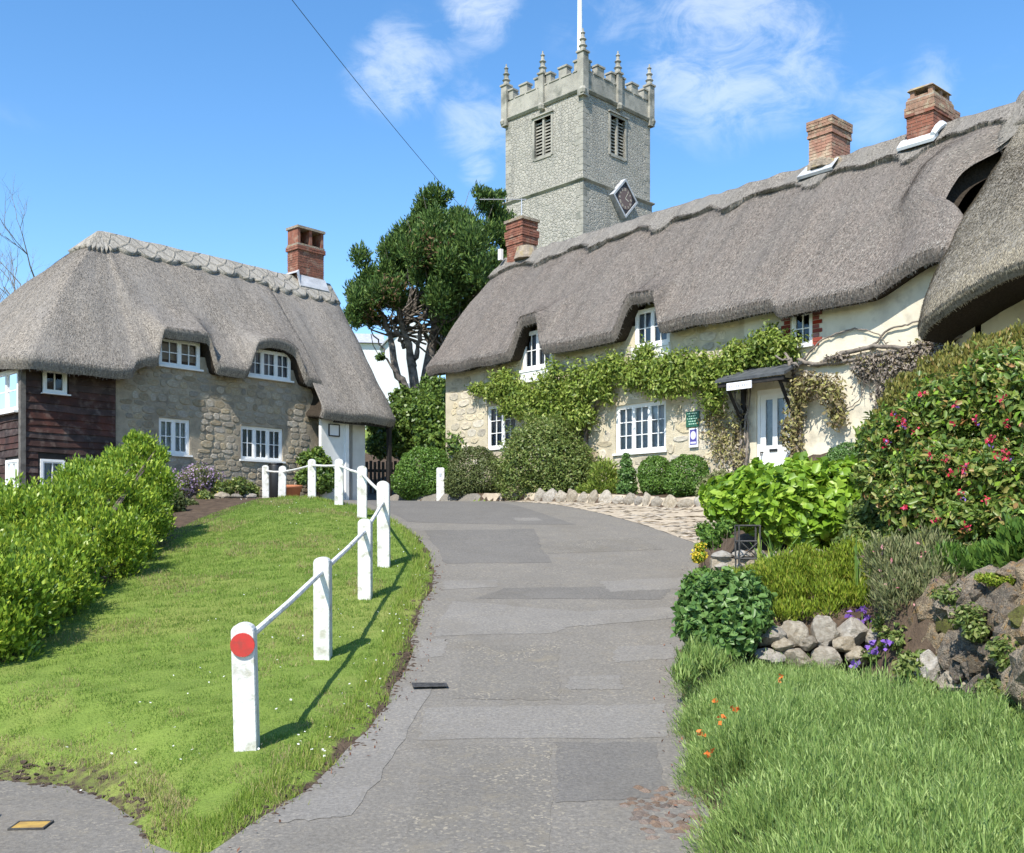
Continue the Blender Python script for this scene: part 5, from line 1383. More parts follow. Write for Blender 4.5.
# ------------------------------------------------------------------ lawn
def lawn():
    rng = np.random.default_rng(12); n = 520000
    y = 5.6 + (28 - 5.6) * rng.random(n) ** 1.75; x = -7.5 + 7 * rng.random(n)
    ok = (x < xl(y) - .0 + .05 * rng.normal(size=n)) & (y > yb(x) + .06 * rng.normal(size=n)) & (y < 27.6) & (x > -5.0 - np.clip(y - 9.5, -3, 8) * .11)
    ok &= ~((x < -5.6) & (y > 24.5 + (x + 7.5) * 1.2))
    x, y = x[ok], y[ok]
    print('lawn blades', len(x))
    wob_ = .10 * np.sin(y * 2.3) * np.sin(y * 5.1 + 1) + .06 * np.sin(y * 11); e0 = xl(y) - x + wob_; f0 = y - yb(x) + .12 * np.sin(x * 5) * np.sin(x * 2.2)
    ok = (rng.random(len(x)) < .06 + .94 * sstep(-.02, .22, e0)) & (rng.random(len(x)) < .12 + .88 * sstep(0, .5, np.where(x > -1.9, 9, f0))); x, y = x[ok], y[ok]
    P = np.stack([x, y, H(x, y) - .008], 1)
    e = np.minimum(xl(y) - x, (y - yb(x)) * .9); e = np.where(x > -1.2, xl(y) - x, e)
    cl = np.array([mnoise.noise((a * 1.1, b * .8, 3)) + .4 * mnoise.noise((a * 3.7, b * 2.9, 8)) for a, b in zip(x, y)])
    dry = ((cl > .22) & (rng.random(len(x)) < .28)) | ((y < yb(x) + .55) & (x < -2) & (rng.random(len(x)) < .6))
    rough = (e < .3) & ~dry
    for nm, sel, h, w, mt, ln, lab in (('lawn_grass', ~dry & ~rough, .028, .0075, 'grass', .8, 'mown green grass covering the bank'), ('verge_grass', rough, .07, .008, 'grass_rough', .9, 'longer ragged grass along the edge of the lane'), ('dry_grass', dry, .045, .007, 'grass_dry', 1.0, 'dry straw-coloured grass in worn spots of the bank')):
        q = P[sel]; far = 1 + np.clip(q[:, 1] - 9, 0, 20) * .09
        V, F = blades(q, h * np.minimum(far, 1.3), w * far, rng, ln); o = mknp(nm, V, F, mt, None); tag(o, lab, 'grass', kind='stuff')
    # daisies
    m = 190; yy = 7 + 16 * rng.random(m) ** 1.3; xx = xl(yy) - .1 - 2.2 * rng.random(m) ** 2
    P = np.stack([xx, yy, H(xx, yy) + .045], 1); nn = np.tile([0, -.4, 1.], (m, 1)); V, F = leaf_quads(P, nn, .02, .02, rng, 0, .0, np.tile([1., 0, 0], (m, 1)), .8)
    tag(mknp('daisies', V, F, 'petal_white', None), 'tiny white daisies scattered in the grass near the fence', 'flowers', kind='stuff')
    # crumbled soil lip at the lane edge
    rg = random.Random(2); ms = [rock_mesh('clod', 'soil', 80 + i, 1, .4) for i in range(4)]
    V, F = [], []
    for k in range(900):
        if k % 4 == 0: xx = rg.uniform(-5, -2.1); yy_ = float(yb(xx)) + rg.uniform(-.05, .25)
        else: yy_ = rg.uniform(5.8, 15); xx = float(xl(yy_)) + rg.gauss(-.03, .06)
        me = ms[k % 4]; s = rg.uniform(.008, .03); a = rg.random() * 6; b = len(V); z = float(H(xx, yy_))
        V += [(xx + s * (v.co.x * math.cos(a) - v.co.y * math.sin(a)) * 1.4, yy_ + s * (v.co.x * math.sin(a) + v.co.y * math.cos(a)), z + s * v.co.z * .6) for v in me.vertices]
        F += [tuple(b + i for i in p.vertices) for p in me.polygons]
    tag(mk('soil_clods', V, F, 'soil', None), 'crumbs of brown soil along the broken edge of the lane', 'soil', kind='stuff')
lawn()

# ------------------------------------------------------------------ plants left of the lane
def bb(lst, Yd=1.0):
    """(px, py, rpx, Y[, squash]) -> world ellipsoids"""
    out = []
    for q in lst:
        px, py, r, Y = q[:4]; k = q[4] if len(q) > 4 else .9
        p = at(px, py, Y); rr = r / 1000 * Y; out.append((*p, rr, rr * Yd, rr * k))
    return out
def gl(x, y): return (x, y, float(H(x, y)))
HB = []
for (px, py, r, Y) in ((138, 478, 33, 16.3), (130, 512, 37, 15.4), (105, 503, 35, 15.0), (105, 545, 38, 13.6), (75, 520, 34, 14.0), (60, 560, 42, 12.4), (45, 590, 40, 11.4), (20, 560, 44, 12.2), (15, 600, 44, 10.6), (-10, 610, 50, 9.9), (0, 640, 38, 9.7), (42, 510, 30, 13.8), (8, 512, 30, 13.4), (72, 492, 24, 15), (20, 520, 34, 12.8), (150, 490, 24, 16.2), (150, 462, 18, 16.6), (70, 590, 26, 12.1), (126, 545, 26, 14.6), (-40, 570, 58, 10.5), (88, 476, 20, 16), (150, 522, 20, 15.9), (112, 466, 20, 16.6), (143, 450, 15, 16.6), (132, 441, 9, 16.6)):
    p = at(px, py, Y); rr = r / 1000 * Y * 1.07; HB.append((*p, rr, rr * 1.05, rr * .97))
bush('hedge', 'bright green leafy hedge running down the left side of the bank', 'hedge', gl(-5.6, 12.5), clump(HB, 9, .46, 3, .4) + [(b[0], b[1], b[2] - .1, b[3] * .7, b[4] * .7, b[5] * .7) for b in HB], 100000, .068, .031, 'hedge', 31, shell=(.5, 1.2), rough=.34, along_up=.5, r0=.045, keep_in=.5)
bush('lavender_bush', 'lilac flowering shrub under the left cottage window', 'shrub', gl(*at(188, 500, 25.2)[:2]), bb([(180, 484, 13, 25.2), (197, 478, 14, 25.6), (212, 480, 11, 26)]), 2600, .12, .03, 'grey_herb', 32, along_up=.7, extra=[('blossom', 'petal_lilac', 1700, .05, .035, (.8, 1.2))])
bush('border_plants', 'low green border plants below the right lower window of the left cottage', 'plants', gl(*at(235, 497, 26)[:2]), bb([(222, 490, 10, 25.8), (238, 487, 11, 26.4), (250, 491, 9, 26.8), (205, 497, 8, 24.8)]), 3200, .1, .045, 'mixed_bush', 33, extra=[('blossom', 'petal_yellow', 60, .05, .04, (.9, 1.1))])
bush('border_plants', 'small leafy shrub at the foot of the hedge by the lilac bush', 'plants', gl(*at(176, 512, 21)[:2]), bb([(172, 503, 14, 20.5), (188, 508, 10, 22), (160, 520, 12, 18.5)]), 3000, .1, .04, 'olive_bush', 34)
bush('potted_shrub', 'leafy green shrub beside the porch of the left cottage', 'shrub', gl(*at(318, 492, 28.6)[:2]), bb([(318, 470, 16, 28.6), (308, 460, 10, 28.6), (324, 480, 14, 28.5), (303, 478, 8, 28.4), (318, 452, 6, 28.7)]), 3600, .13, .08, 'ivy', 35)
rg = random.Random(3); ms = [rock_mesh('border_stone', 'rock_pale', 100 + i, 2, .3) for i in range(3)]
for i, (px, py, Y) in enumerate(((222, 497, 25.6), (250, 494, 26.4), (236, 499, 25.8))):
    p = at(px, py, Y); o = link(bpy.data.objects.new('border_stone', ms[i])); o.location = (p[0], p[1], float(H(p[0], p[1])) + .05); s = .17 - .03 * i; o.scale = (s * 1.4, s, s * .8)
    tag(o, ['largest pale stone edging the bed under the stone cottage', 'pale stone nearest the fence end in the cottage bed', 'small low pale stone between two others in the cottage bed'][i], 'stone', 'pale stones edging the left cottage bed')

# ------------------------------------------------------------------ shrubs in front of the long cottage
bush('tall_shrub', 'tall broad leafy shrub filling the gap at the end of the long cottage', 'shrub', gl(*at(432, 480, 32)[:2]), bb([(432, 418, 26, 32), (408, 420, 22, 33), (455, 412, 22, 31.6), (470, 425, 18, 31), (440, 440, 24, 31.5), (405, 400, 14, 34), (400, 440, 18, 33), (465, 445, 18, 30.6), (425, 400, 14, 33), (390, 425, 12, 35), (441, 388, 11, 33.5), (430, 385, 10, 34), (380, 445, 14, 37), (376, 425, 10, 37)]), 19500, .15, .085, 'ivy', 41, shell=(.6, 1.1), rough=.18, r0=.06)
bush('rounded_bush', 'neat rounded green bush left of the white bollard', 'bush', gl(*at(424, 503, 29.3)[:2]), bb([(425, 474, 29, 29.3, .93), (412, 482, 20, 29.3), (438, 482, 20, 29.0)]), 15000, .075, .04, 'box', 42, shell=(.8, 1.03), rough=.05)
bush('rounded_bush', 'darker olive rounded bush right of the white bollard', 'bush', gl(*at(475, 503, 28)[:2]), bb([(474, 474, 26, 28, 1.05), (464, 484, 19, 27.8), (490, 478, 20, 27.6)]), 14000, .075, .035, 'olive_bush', 43, shell=(.8, 1.03), rough=.06)
bush('large_bush', 'largest loose grey-green bush in the middle of the cottage front', 'bush', gl(*at(545, 505, 26.2)[:2]), bb([(542, 458, 40, 26.2, 1.0), (530, 470, 32, 26), (560, 465, 34, 26), (548, 440, 24, 26.4), (575, 478, 24, 25.6), (520, 485, 22, 26), (548, 490, 24, 25.8)]) + clump(bb([(542, 458, 40, 26.2, 1.0), (530, 470, 32, 26), (560, 465, 34, 26), (548, 440, 24, 26.4), (575, 478, 24, 25.6)]), 7, .4, 8, .6), 28000, .085, .038, 'mixed_bush', 44, shell=(.65, 1.08), rough=.14)
bush('border_plants', 'upright light green border plant left of the dark conical shrub', 'plants', gl(*at(606, 502, 24.6)[:2]), bb([(604, 478, 15, 24.6, 1.3), (596, 490, 12, 24.6), (612, 490, 11, 24.4), (585, 492, 10, 25)]), 4500, .09, .04, 'wisteria', 45, along_up=.4)
bush('conical_shrub', 'small dark conical shrub below the large ground-floor window', 'shrub', gl(*at(627, 502, 24)[:2]), bb([(627, 488, 11, 24), (627, 474, 9, 24), (626, 463, 6, 24), (626, 456, 3.5, 24)]), 3200, .085, .04, 'geranium', 46)
bush('clipped_box', 'smaller left clipped box dome under the large ground-floor window', 'bush', gl(*at(655, 500, 23.4)[:2]), bb([(655, 474, 17, 23.4, 1.05), (655, 484, 15, 23.3)]), 9000, .055, .03, 'box', 47, shell=(.85, 1.03), rough=.04)
bush('clipped_box', 'larger right clipped box dome beside the plaque', 'bush', gl(*at(690, 500, 22.6)[:2]), bb([(688, 476, 21, 22.6, 1.0), (680, 484, 16, 22.5), (698, 484, 15, 22.4)]), 12000, .055, .03, 'box', 48, shell=(.85, 1.03), rough=.05)
bush('border_plants', 'pale variegated trailing plant right of the clipped box domes', 'plants', gl(*at(712, 500, 21.6)[:2]), bb([(711, 486, 12, 21.6), (720, 480, 11, 21.4), (704, 492, 9, 21.5)]), 3200, .08, .04, 'grey_herb', 49)
# kerb of rough stones in front of the flower bed
rg = random.Random(17); ms = [rock_mesh('kerb_stone', 'rock_pale', 120 + i, 3, .2, (1, .8, .9), .84) for i in range(5)]
KT = thing('stone_kerb', 'row of rough upright stones edging the long cottage flower bed', 'kerb', gl(2.4, 23.3)); ko = np.array(KT.location)
s_ = -5.9
while s_ < -.6:
    w = rg.uniform(.09, .27); wx, wy = 5.74 + .665 * (s_ + w) - .747 * 1.66, 22 - .747 * (s_ + w) - .665 * 1.66
    o = link(bpy.data.objects.new('stone', ms[rg.randrange(5)]), KT); o.location = (wx - ko[0], wy - ko[1], float(H(wx - .1, wy - .1)) + .08 - ko[2]); o.scale = (w, .15, rg.uniform(.13, .30)); o.rotation_euler = (rg.uniform(-.2, .2), rg.uniform(-.25, .25), -.84 + rg.uniform(-.15, .15)); s_ += w * 1.85

# ------------------------------------------------------------------ climbers on the long cottage
def climbers():
    rng = np.random.default_rng(55); th = math.atan2(-.747, .665)
    T = thing('wisteria_vine', 'leafy green wisteria trained across the long cottage above its ground-floor windows', 'climber', (5.74, 22, 2.5), th)
    # thickness profile along the wall: (x, z centre, half height, outreach)
    K = [(-9.6, 3.25, .2, .25), (-9.0, 3.3, .25, .35), (-8.4, 3.05, .4, .45), (-7.9, 2.85, .5, .5), (-7.3, 2.7, .6, .55), (-6.7, 2.55, .7, .55), (-6.1, 2.65, .65, .5), (-5.5, 2.8, .5, .5), (-5.0, 3.05, .4, .45), (-4.4, 3.2, .42, .42), (-3.6, 3.2, .42, .42), (-2.9, 3.1, .45, .45), (-2.3, 3.0, .5, .5), (-1.8, 2.95, .5, .5), (-1.2, 2.95, .5, .5), (-.6, 3.15, .4, .45), (.0, 3.2, .3, .4), (.35, 3.12, .22, .3)]
    B = []
    for i, (x, z, h, o) in enumerate(K):
        for k in range(7): B.append((x + rng.normal() * .28, -.12 - o * .55 * rng.random(), z + rng.normal() * h * .55, .2 + .16 * rng.random(), o * .5, h * .38 + .1))
    P, nn = blob_points(B, 30000, rng, (.35, 1.2), .4, 2.5, keep_in=.35)
    ok = (P[:, 1] < -.02); P, nn = P[ok], nn[ok]
    V, F = leaf_quads(P, nn, .115, .05, rng, .55, .2); mknp('leaves', V, F, 'wisteria', T)
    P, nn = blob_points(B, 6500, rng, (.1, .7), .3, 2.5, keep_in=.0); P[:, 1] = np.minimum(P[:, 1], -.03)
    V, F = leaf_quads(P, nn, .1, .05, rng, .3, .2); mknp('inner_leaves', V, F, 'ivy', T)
    m = MB()
    for (pts, r) in (([(-5.6, -.08, -.4), (-5.7, -.1, 1.2), (-5.5, -.12, 2.2), (-4.9, -.14, 2.9), (-3.6, -.14, 3.15), (-2.2, -.14, 3.0), (-.6, -.14, 3.1), (.5, -.12, 3.05)], [.07, .065, .06, .055, .05, .045, .04, .03]), ([(-5.7, -.1, 1.2), (-6.3, -.12, 2.3), (-7.4, -.13, 2.7), (-9.4, -.1, 3.0)], [.05, .05, .04, .02]),
                     ([(-5.9, -.08, -.4), (-6.05, -.1, .9), (-5.85, -.1, 2.0)], [.04, .04, .03]), ([(-6.2, -.08, 1.0), (-6.1, -.1, 1.8), (-5.9, -.1, 2.4)], [.03, .03, .02])):
        q = spread(pts, 1, 26); q[1:-1] += rng.normal(size=(24, 3)) * [.03, .015, .03]; m.tube(q, list(np.interp(np.linspace(0, 1, 26), np.linspace(0, 1, len(r)), r)), 6)
    m.build('stem', 'vine_wood', T, True)
    # climber round the door hood, half bare
    T = thing('door_climber', 'straggling half-bare climber round the right post of the door hood', 'climber', (5.74, 22, 2.5), th)
    m = MB()
    for (pts, r) in (([(.72, -.18, -.2), (.7, -.2, 1.0), (.74, -.2, 2.0), (.7, -.35, 2.7), (.5, -.3, 3.05)], [.06, .055, .05, .045, .03]), ([(.78, -.12, -.2), (.8, -.16, 1.2), (.68, -.22, 2.3)], [.04, .035, .03]), ([(.7, -.3, 2.5), (1.1, -.4, 2.55), (1.5, -.35, 2.3), (1.8, -.3, 1.7)], [.03, .025, .02, .01]), ([(.7, -.3, 2.55), (.95, -.5, 2.7), (.5, -.6, 2.95)], [.04, .03, .02])):
        q = spread(pts, 1, 20); q[1:-1] += rng.normal(size=(18, 3)) * .03; m.tube(q, list(np.interp(np.linspace(0, 1, 20), np.linspace(0, 1, len(r)), r)), 6)
    m.build('stem', 'vine_wood', T, True)
    B = [(.72, -.25, 1.0, .16, .15, .45), (.72, -.25, 1.7, .2, .18, .4), (.85, -.3, 2.2, .3, .22, .3), (1.2, -.35, 2.35, .35, .22, .22), (1.6, -.3, 2.1, .3, .2, .35), (1.7, -.25, 1.6, .22, .14, .3), (.6, -.4, 1.3, .14, .14, .3)]
    P, nn = blob_points(B, 2600, rng, (.2, 1.1), .3, keep_in=.0); V, F = leaf_quads(P, nn, .11, .05, rng, .6); mknp('leaves', V, F, 'vine_dry', T)
    T = thing('door_climber', 'bare climber stems up the left post of the door hood', 'climber', (5.74, 22, 2.5), th); m = MB()
    for k in range(5):
        x = -.75 + rng.normal() * .07; q = spread([(x, -.15, -.2), (x + rng.normal() * .1, -.16, 1.0), (x + rng.normal() * .15, -.15, 1.9), (x + rng.normal() * .3, -.15, 2.4)], 1, 18); q[1:-1] += rng.normal(size=(16, 3)) * .025; m.tube(q, list(np.linspace(.04, .015, 18)), 5)
    m.build('stem', 'vine_wood', T, True)
    B = [(-.78, -.2, .9, .18, .14, .5), (-.8, -.2, 1.6, .16, .14, .4), (-1.3, -.1, 1.2, .4, .06, .5), (-1.5, -.1, 1.8, .4, .06, .4)]
    P, nn = blob_points(B, 1100, rng, (.2, 1.1), .3, keep_in=.0); P[:, 1] = np.minimum(P[:, 1], -.03); V, F = leaf_quads(P, nn, .1, .045, rng, .5); mknp('leaves', V, F, 'vine_dry', T)
    # old wisteria on the plaster at the right
    T = thing('bare_wisteria', 'brown leafless wisteria and hanging twigs on the cream plaster at the right', 'climber', (5.74, 22, 2.5), th); m = MB()
    for (pts, r) in (([(.6, -.1, 2.95), (1.1, -.08, 2.72), (1.7, -.1, 2.9), (2.4, -.1, 2.95), (3.2, -.1, 2.8), (4.2, -.1, 2.9)], [.05, .05, .05, .045, .04, .03]), ([(1.0, -.09, 2.75), (1.9, -.09, 2.72), (2.8, -.1, 2.78), (4.0, -.1, 2.7)], [.045, .04, .035, .03]), ([(.8, -.06, 2.9), (1.3, -.06, 3.3), (2.0, -.06, 3.38), (2.5, -.06, 3.2), (2.7, -.06, 2.9)], [.02, .018, .016, .014, .01]),
                     ([(2.3, -.06, 2.9), (2.7, -.06, 3.25), (3.3, -.06, 3.3), (4.0, -.06, 3.1)], [.025, .02, .016, .01]), ([(3.0, -.1, -.2), (3.1, -.1, 1.4), (2.9, -.1, 2.6)], [.06, .05, .04]), ([(1.5, -.05, 2.0), (1.8, -.05, 1.75), (2.1, -.05, 1.9), (2.2, -.05, 2.4)], [.01, .01, .01, .01])):
        q = spread(pts, 1, 26); q[1:-1] += rng.normal(size=(24, 3)) * [.012, .008, .012]; m.tube(q, list(np.interp(np.linspace(0, 1, 26), np.linspace(0, 1, len(r)), r)), 6)
    m.build('stem', 'vine_wood', T, True)
    m = MB()
    for k in range(330):
        x = 2.05 + 2.1 * rng.random() ** .8; z = 2.85 - .3 * rng.random(); L = (.25 + 1.0 * rng.random()) * (1.3 if x > 2.5 else .6)
        m.tube([(x, -.08, z), (x + rng.normal() * .06, -.12 - .08 * rng.random(), z - L * .5), (x + rng.normal() * .12, -.1, z - L)], [.009, .007, .004], 3, False)
    m.build('twigs', 'vine_wood', T)
    B = [(2.3, -.15, 2.55, .35, .12, .3), (3.0, -.15, 2.5, .5, .14, .35), (3.6, -.15, 2.6, .5, .14, .35), (2.8, -.15, 1.9, .35, .12, .4), (1.6, -.12, 2.8, .3, .1, .12), (3.4, -.15, 2.0, .4, .12, .4)]
    P, nn = blob_points(B, 3200, rng, (.1, 1.1), .3, keep_in=.0); P[:, 1] = np.minimum(P[:, 1], -.04); V, F = leaf_quads(P, nn, .085, .04, rng, .6); mknp('leaves', V, F, 'twig', T)
    ok = rng.random(len(P)) < .25; V, F = leaf_quads(P[ok], nn[ok], .09, .045, rng, .6); mknp('leaves', V, F, 'vine_dry', T)
climbers()

# ------------------------------------------------------------------ garden on the right
bush('hydrangea', 'broad light green large-leaved shrub in front of the cottage door', 'shrub', gl(3.7, 13.2), bb([(780, 505, 42, 13.2, .8), (745, 500, 30, 13.4, .85), (815, 500, 38, 13.4, .9), (845, 490, 30, 13.6, .95), (725, 505, 18, 13.2), (760, 490, 28, 14.0), (812, 522, 34, 12.9), (778, 512, 28, 13.0), (840, 520, 30, 12.9), (800, 478, 22, 14.2), (722, 495, 18, 13.8)]), 8000, .15, .105, 'hydrangea', 61, shell=(.6, 1.06), rough=.13, droop=.25, fold=.16, full=True)
bush('clipped_dome', 'smooth dark green dome shrub against the cream plaster', 'bush', gl(*at(850, 470, 17.5)[:2]), bb([(850, 462, 24, 17.5, .8), (838, 468, 18, 17.3), (866, 465, 20, 17.3)]), 11000, .05, .022, 'geranium', 62, shell=(.85, 1.02), rough=.04)
FB = bb([(950, 430, 62, 10.4, .9), (1000, 420, 70, 10.2), (905, 450, 44, 10.8), (890, 480, 36, 10.6), (1040, 440, 80, 9.8), (940, 480, 50, 9.8), (990, 490, 55, 9.5), (1020, 520, 45, 9.2), (880, 440, 28, 11.3), (920, 510, 38, 9.6), (965, 525, 36, 9.3), (1060, 490, 60, 9.2)])
bush('fuchsia_bush', 'big fuchsia bush hung with crimson flowers at the right edge', 'shrub', gl(4.7, 10.1), clump(FB, 8, .46, 5) + [(b[0], b[1], b[2], b[3] * .72, b[4] * .72, b[5] * .72) for b in FB], 33000, .085, .04, 'fuchsia', 63, shell=(.55, 1.12), rough=.24, droop=.15, r0=.05, full=True, extra=[('young_leaves', 'hydrangea', 3800, .07, .035, (.85, 1.12))])
bush('spirea_hedge', 'bronze-tipped hedge rising behind the fuchsia to the thatch', 'hedge', gl(5.9, 11.9), bb([(960, 385, 44, 12.0, .8), (1005, 375, 48, 11.8, .85), (920, 405, 36, 12.2), (1050, 375, 56, 11.5), (985, 362, 26, 12.2), (895, 425, 22, 12.6), (1030, 350, 26, 12.2)]), 32000, .06, .026, 'spirea', 64, shell=(.75, 1.08), rough=.1, along_up=.75, r0=.045)
def fuchsia_flowers():
    rng = np.random.default_rng(91)
    spots = [(903, 422), (905, 424), (898, 420), (950, 428), (952, 423), (992, 437), (988, 442), (1001, 440), (1007, 425), (1004, 452), (997, 456), (990, 452), (1008, 455), (965, 466), (963, 471), (958, 480), (950, 472), (945, 492), (961, 494), (968, 497), (967, 526), (970, 529), (905, 507), (930, 500), (893, 412), (925, 390), (923, 394), (995, 397), (1000, 398), (1018, 396), (887, 440), (890, 437), (945, 458), (1012, 430), (915, 432), (940, 415), (976, 420), (1015, 470), (985, 500), (1010, 510), (930, 455), (880, 428), (955, 405), (1000, 480), (936, 520), (893, 432), (886, 447), (980, 446)]
    T = thing('fuchsia_flowers', 'crimson and violet fuchsia flowers hanging over the big bush', 'flowers', gl(4.6, 9.3)); o = np.array(T.location); Bf = np.array(FB)
    for i, (px, py) in enumerate(spots[::2] + spots[1:16:4]):
        # front surface of the bush on this line
        d = at(px, py, 1.0) - np.array([0, 0, EYE]); best = 9.4; t = np.linspace(7.5, 12, 400)
        Q = np.array([0, 0, EYE]) + d[None] * t[:, None]; ins = np.zeros(len(t), bool)
        for b in Bf: ins |= (((Q - b[:3]) / (b[3:] * 1.03)) ** 2).sum(1) < 1
        if ins.any(): best = t[np.argmax(ins)] - .05
        c = np.array([0, 0, EYE]) + d * best - o; n = 9
        P = c + rng.normal(size=(n, 3)) * [.02, .02, .022]; nn = rnd_unit(rng, n) + [0, -.5, 0]
        V, F = leaf_quads(P, nn, .04, .022, rng, .6); mknp('flower', V, F, 'petal_crimson', T)['kind'] = 'stuff'
        if i % 3 == 0:
            P = c + [0, -.03, -.03] + rng.normal(size=(4, 3)) * .015; V, F = leaf_quads(P, rnd_unit(rng, 4), .03, .02, rng, .4); mknp('flower_heart', V, F, 'petal_purple', T)
fuchsia_flowers()
bush('heather_mound', 'fine yellow-green heather mound behind the low stone wall', 'shrub', gl(3.1, 10.4), clump(bb([(800, 585, 44, 10.3, .8), (845, 580, 44, 10.4, .85), (770, 582, 30, 10.7, .8), (880, 570, 34, 10.6), (742, 584, 24, 10.9, .7), (830, 605, 34, 9.85, .7), (800, 566, 26, 10.9), (790, 612, 30, 9.75, .6), (860, 600, 30, 9.9, .6), (885, 595, 28, 10, .7)]), 6, .45, 12, .6), 56000, .055, .011, 'heather', 65, shell=(.5, 1.1), rough=.25, along_up=.7)
bush('border_plants', 'mixed leafy plants filling the bed between the large-leaved shrub and the fuchsia', 'plants', gl(4.0, 11.1), bb([(872, 528, 20, 11.2), (858, 545, 17, 10.9), (886, 545, 18, 10.7), (875, 510, 16, 11.5), (895, 528, 16, 10.9)]), 5200, .09, .04, 'mixed_bush', 77, rough=.3, shell=(.4, 1.2), full=True)
bush('geranium_clump', 'dense dark green leafy clump overhanging the lane edge', 'shrub', gl(2.15, 9.5), bb([(715, 612, 24, 9.4, .95), (700, 600, 16, 9.5), (738, 600, 20, 9.6), (728, 630, 22, 9.2), (752, 618, 16, 9.3), (700, 630, 16, 9.25), (722, 588, 15, 9.7), (745, 588, 12, 9.8), (690, 615, 11, 9.4), (712, 645, 14, 9.1), (755, 598, 12, 9.7), (740, 640, 12, 9.15)]), 9500, .08, .05, 'geranium', 66, shell=(.5, 1.25), rough=.34, full=True)
bush('grey_shrub', 'wispy grey-green shrub with faded pink flowers below the fuchsia', 'shrub', gl(3.55, 9.2), bb([(910, 575, 34, 9.1, .9), (935, 585, 32, 8.9), (890, 560, 26, 9.3), (930, 555, 28, 9.2), (900, 595, 24, 8.9)]), 11000, .075, .012, 'grey_herb', 67, shell=(.4, 1.15), rough=.2, along_up=.6, extra=[('blossom', 'petal_pink', 90, .04, .03, (.95, 1.15))])
bush('fern_plants', 'low green ferny plants on top of the rock garden', 'plants', gl(4.25, 8.6), bb([(1005, 560, 30, 8.6, .7), (975, 565, 26, 8.8, .7), (1030, 550, 34, 8.4), (950, 560, 18, 8.9)]), 4200, .12, .035, 'box', 68, along_up=.5)
bush('yellow_flowers', 'small yellow flower cluster by the stone gate pier', 'flowers', gl(2.32, 12.2), bb([(699, 556, 7, 12.1), (700, 547, 5, 12.1)]), 300, .06, .03, 'hydrangea', 69, r0=.01, extra=[('blossom', 'petal_yellow', 260, .035, .03, (.6, 1.2))])
# stone pier and its iron stand
def pier():
    T = thing('stone_wall', 'low mortared stone wall end beside the lane under the large-leaved shrub', 'wall', (2.62, 11.85, float(H(2.62, 11.85)) + .12), R(-6)); rg = random.Random(4)
    ms = [rock_mesh('stone', 'rock_pale', 140 + i, 2, .18, (1, .9, .8)) for i in range(5)]
    MB().box(-.25, 1.15, -.02, .3, -.3, .42).build('core', 'mortar_west', T)
    for r in range(5):
        x = -.25
        while x < 1.15:
            w = rg.uniform(.13, .26); o = link(bpy.data.objects.new('stone', ms[rg.randrange(5)]), T); o.location = (x + w / 2, .06, -.06 + r * .13 + rg.uniform(-.02, .02)); o.scale = (w * .56, .16, .085); o.rotation_euler = (0, rg.uniform(-.1, .1), rg.uniform(-.1, .1)); x += w
    T2 = thing('iron_stand', 'black wrought iron plant stand beside the stone wall end', 'plant stand', gl(2.72, 11.55))
    m = MB()
    for a in (-.11, .11):
        for b in (-.1, .1): m.tube([(a, b, -.05), (a * 1.1, b, .58)], .011, 5)
    for z in (.2, .4, .58): m.tube([(-.12, -.1, z), (.12, -.1, z), (.12, .1, z), (-.12, .1, z), (-.12, -.1, z)], .01, 5)
    m.tube([(-.11, -.1, .2), (.11, -.1, .4)], .008, 4); m.tube([(.11, -.1, .2), (-.11, -.1, .4)], .008, 4); m.build('frame', 'iron', T2)
pier()
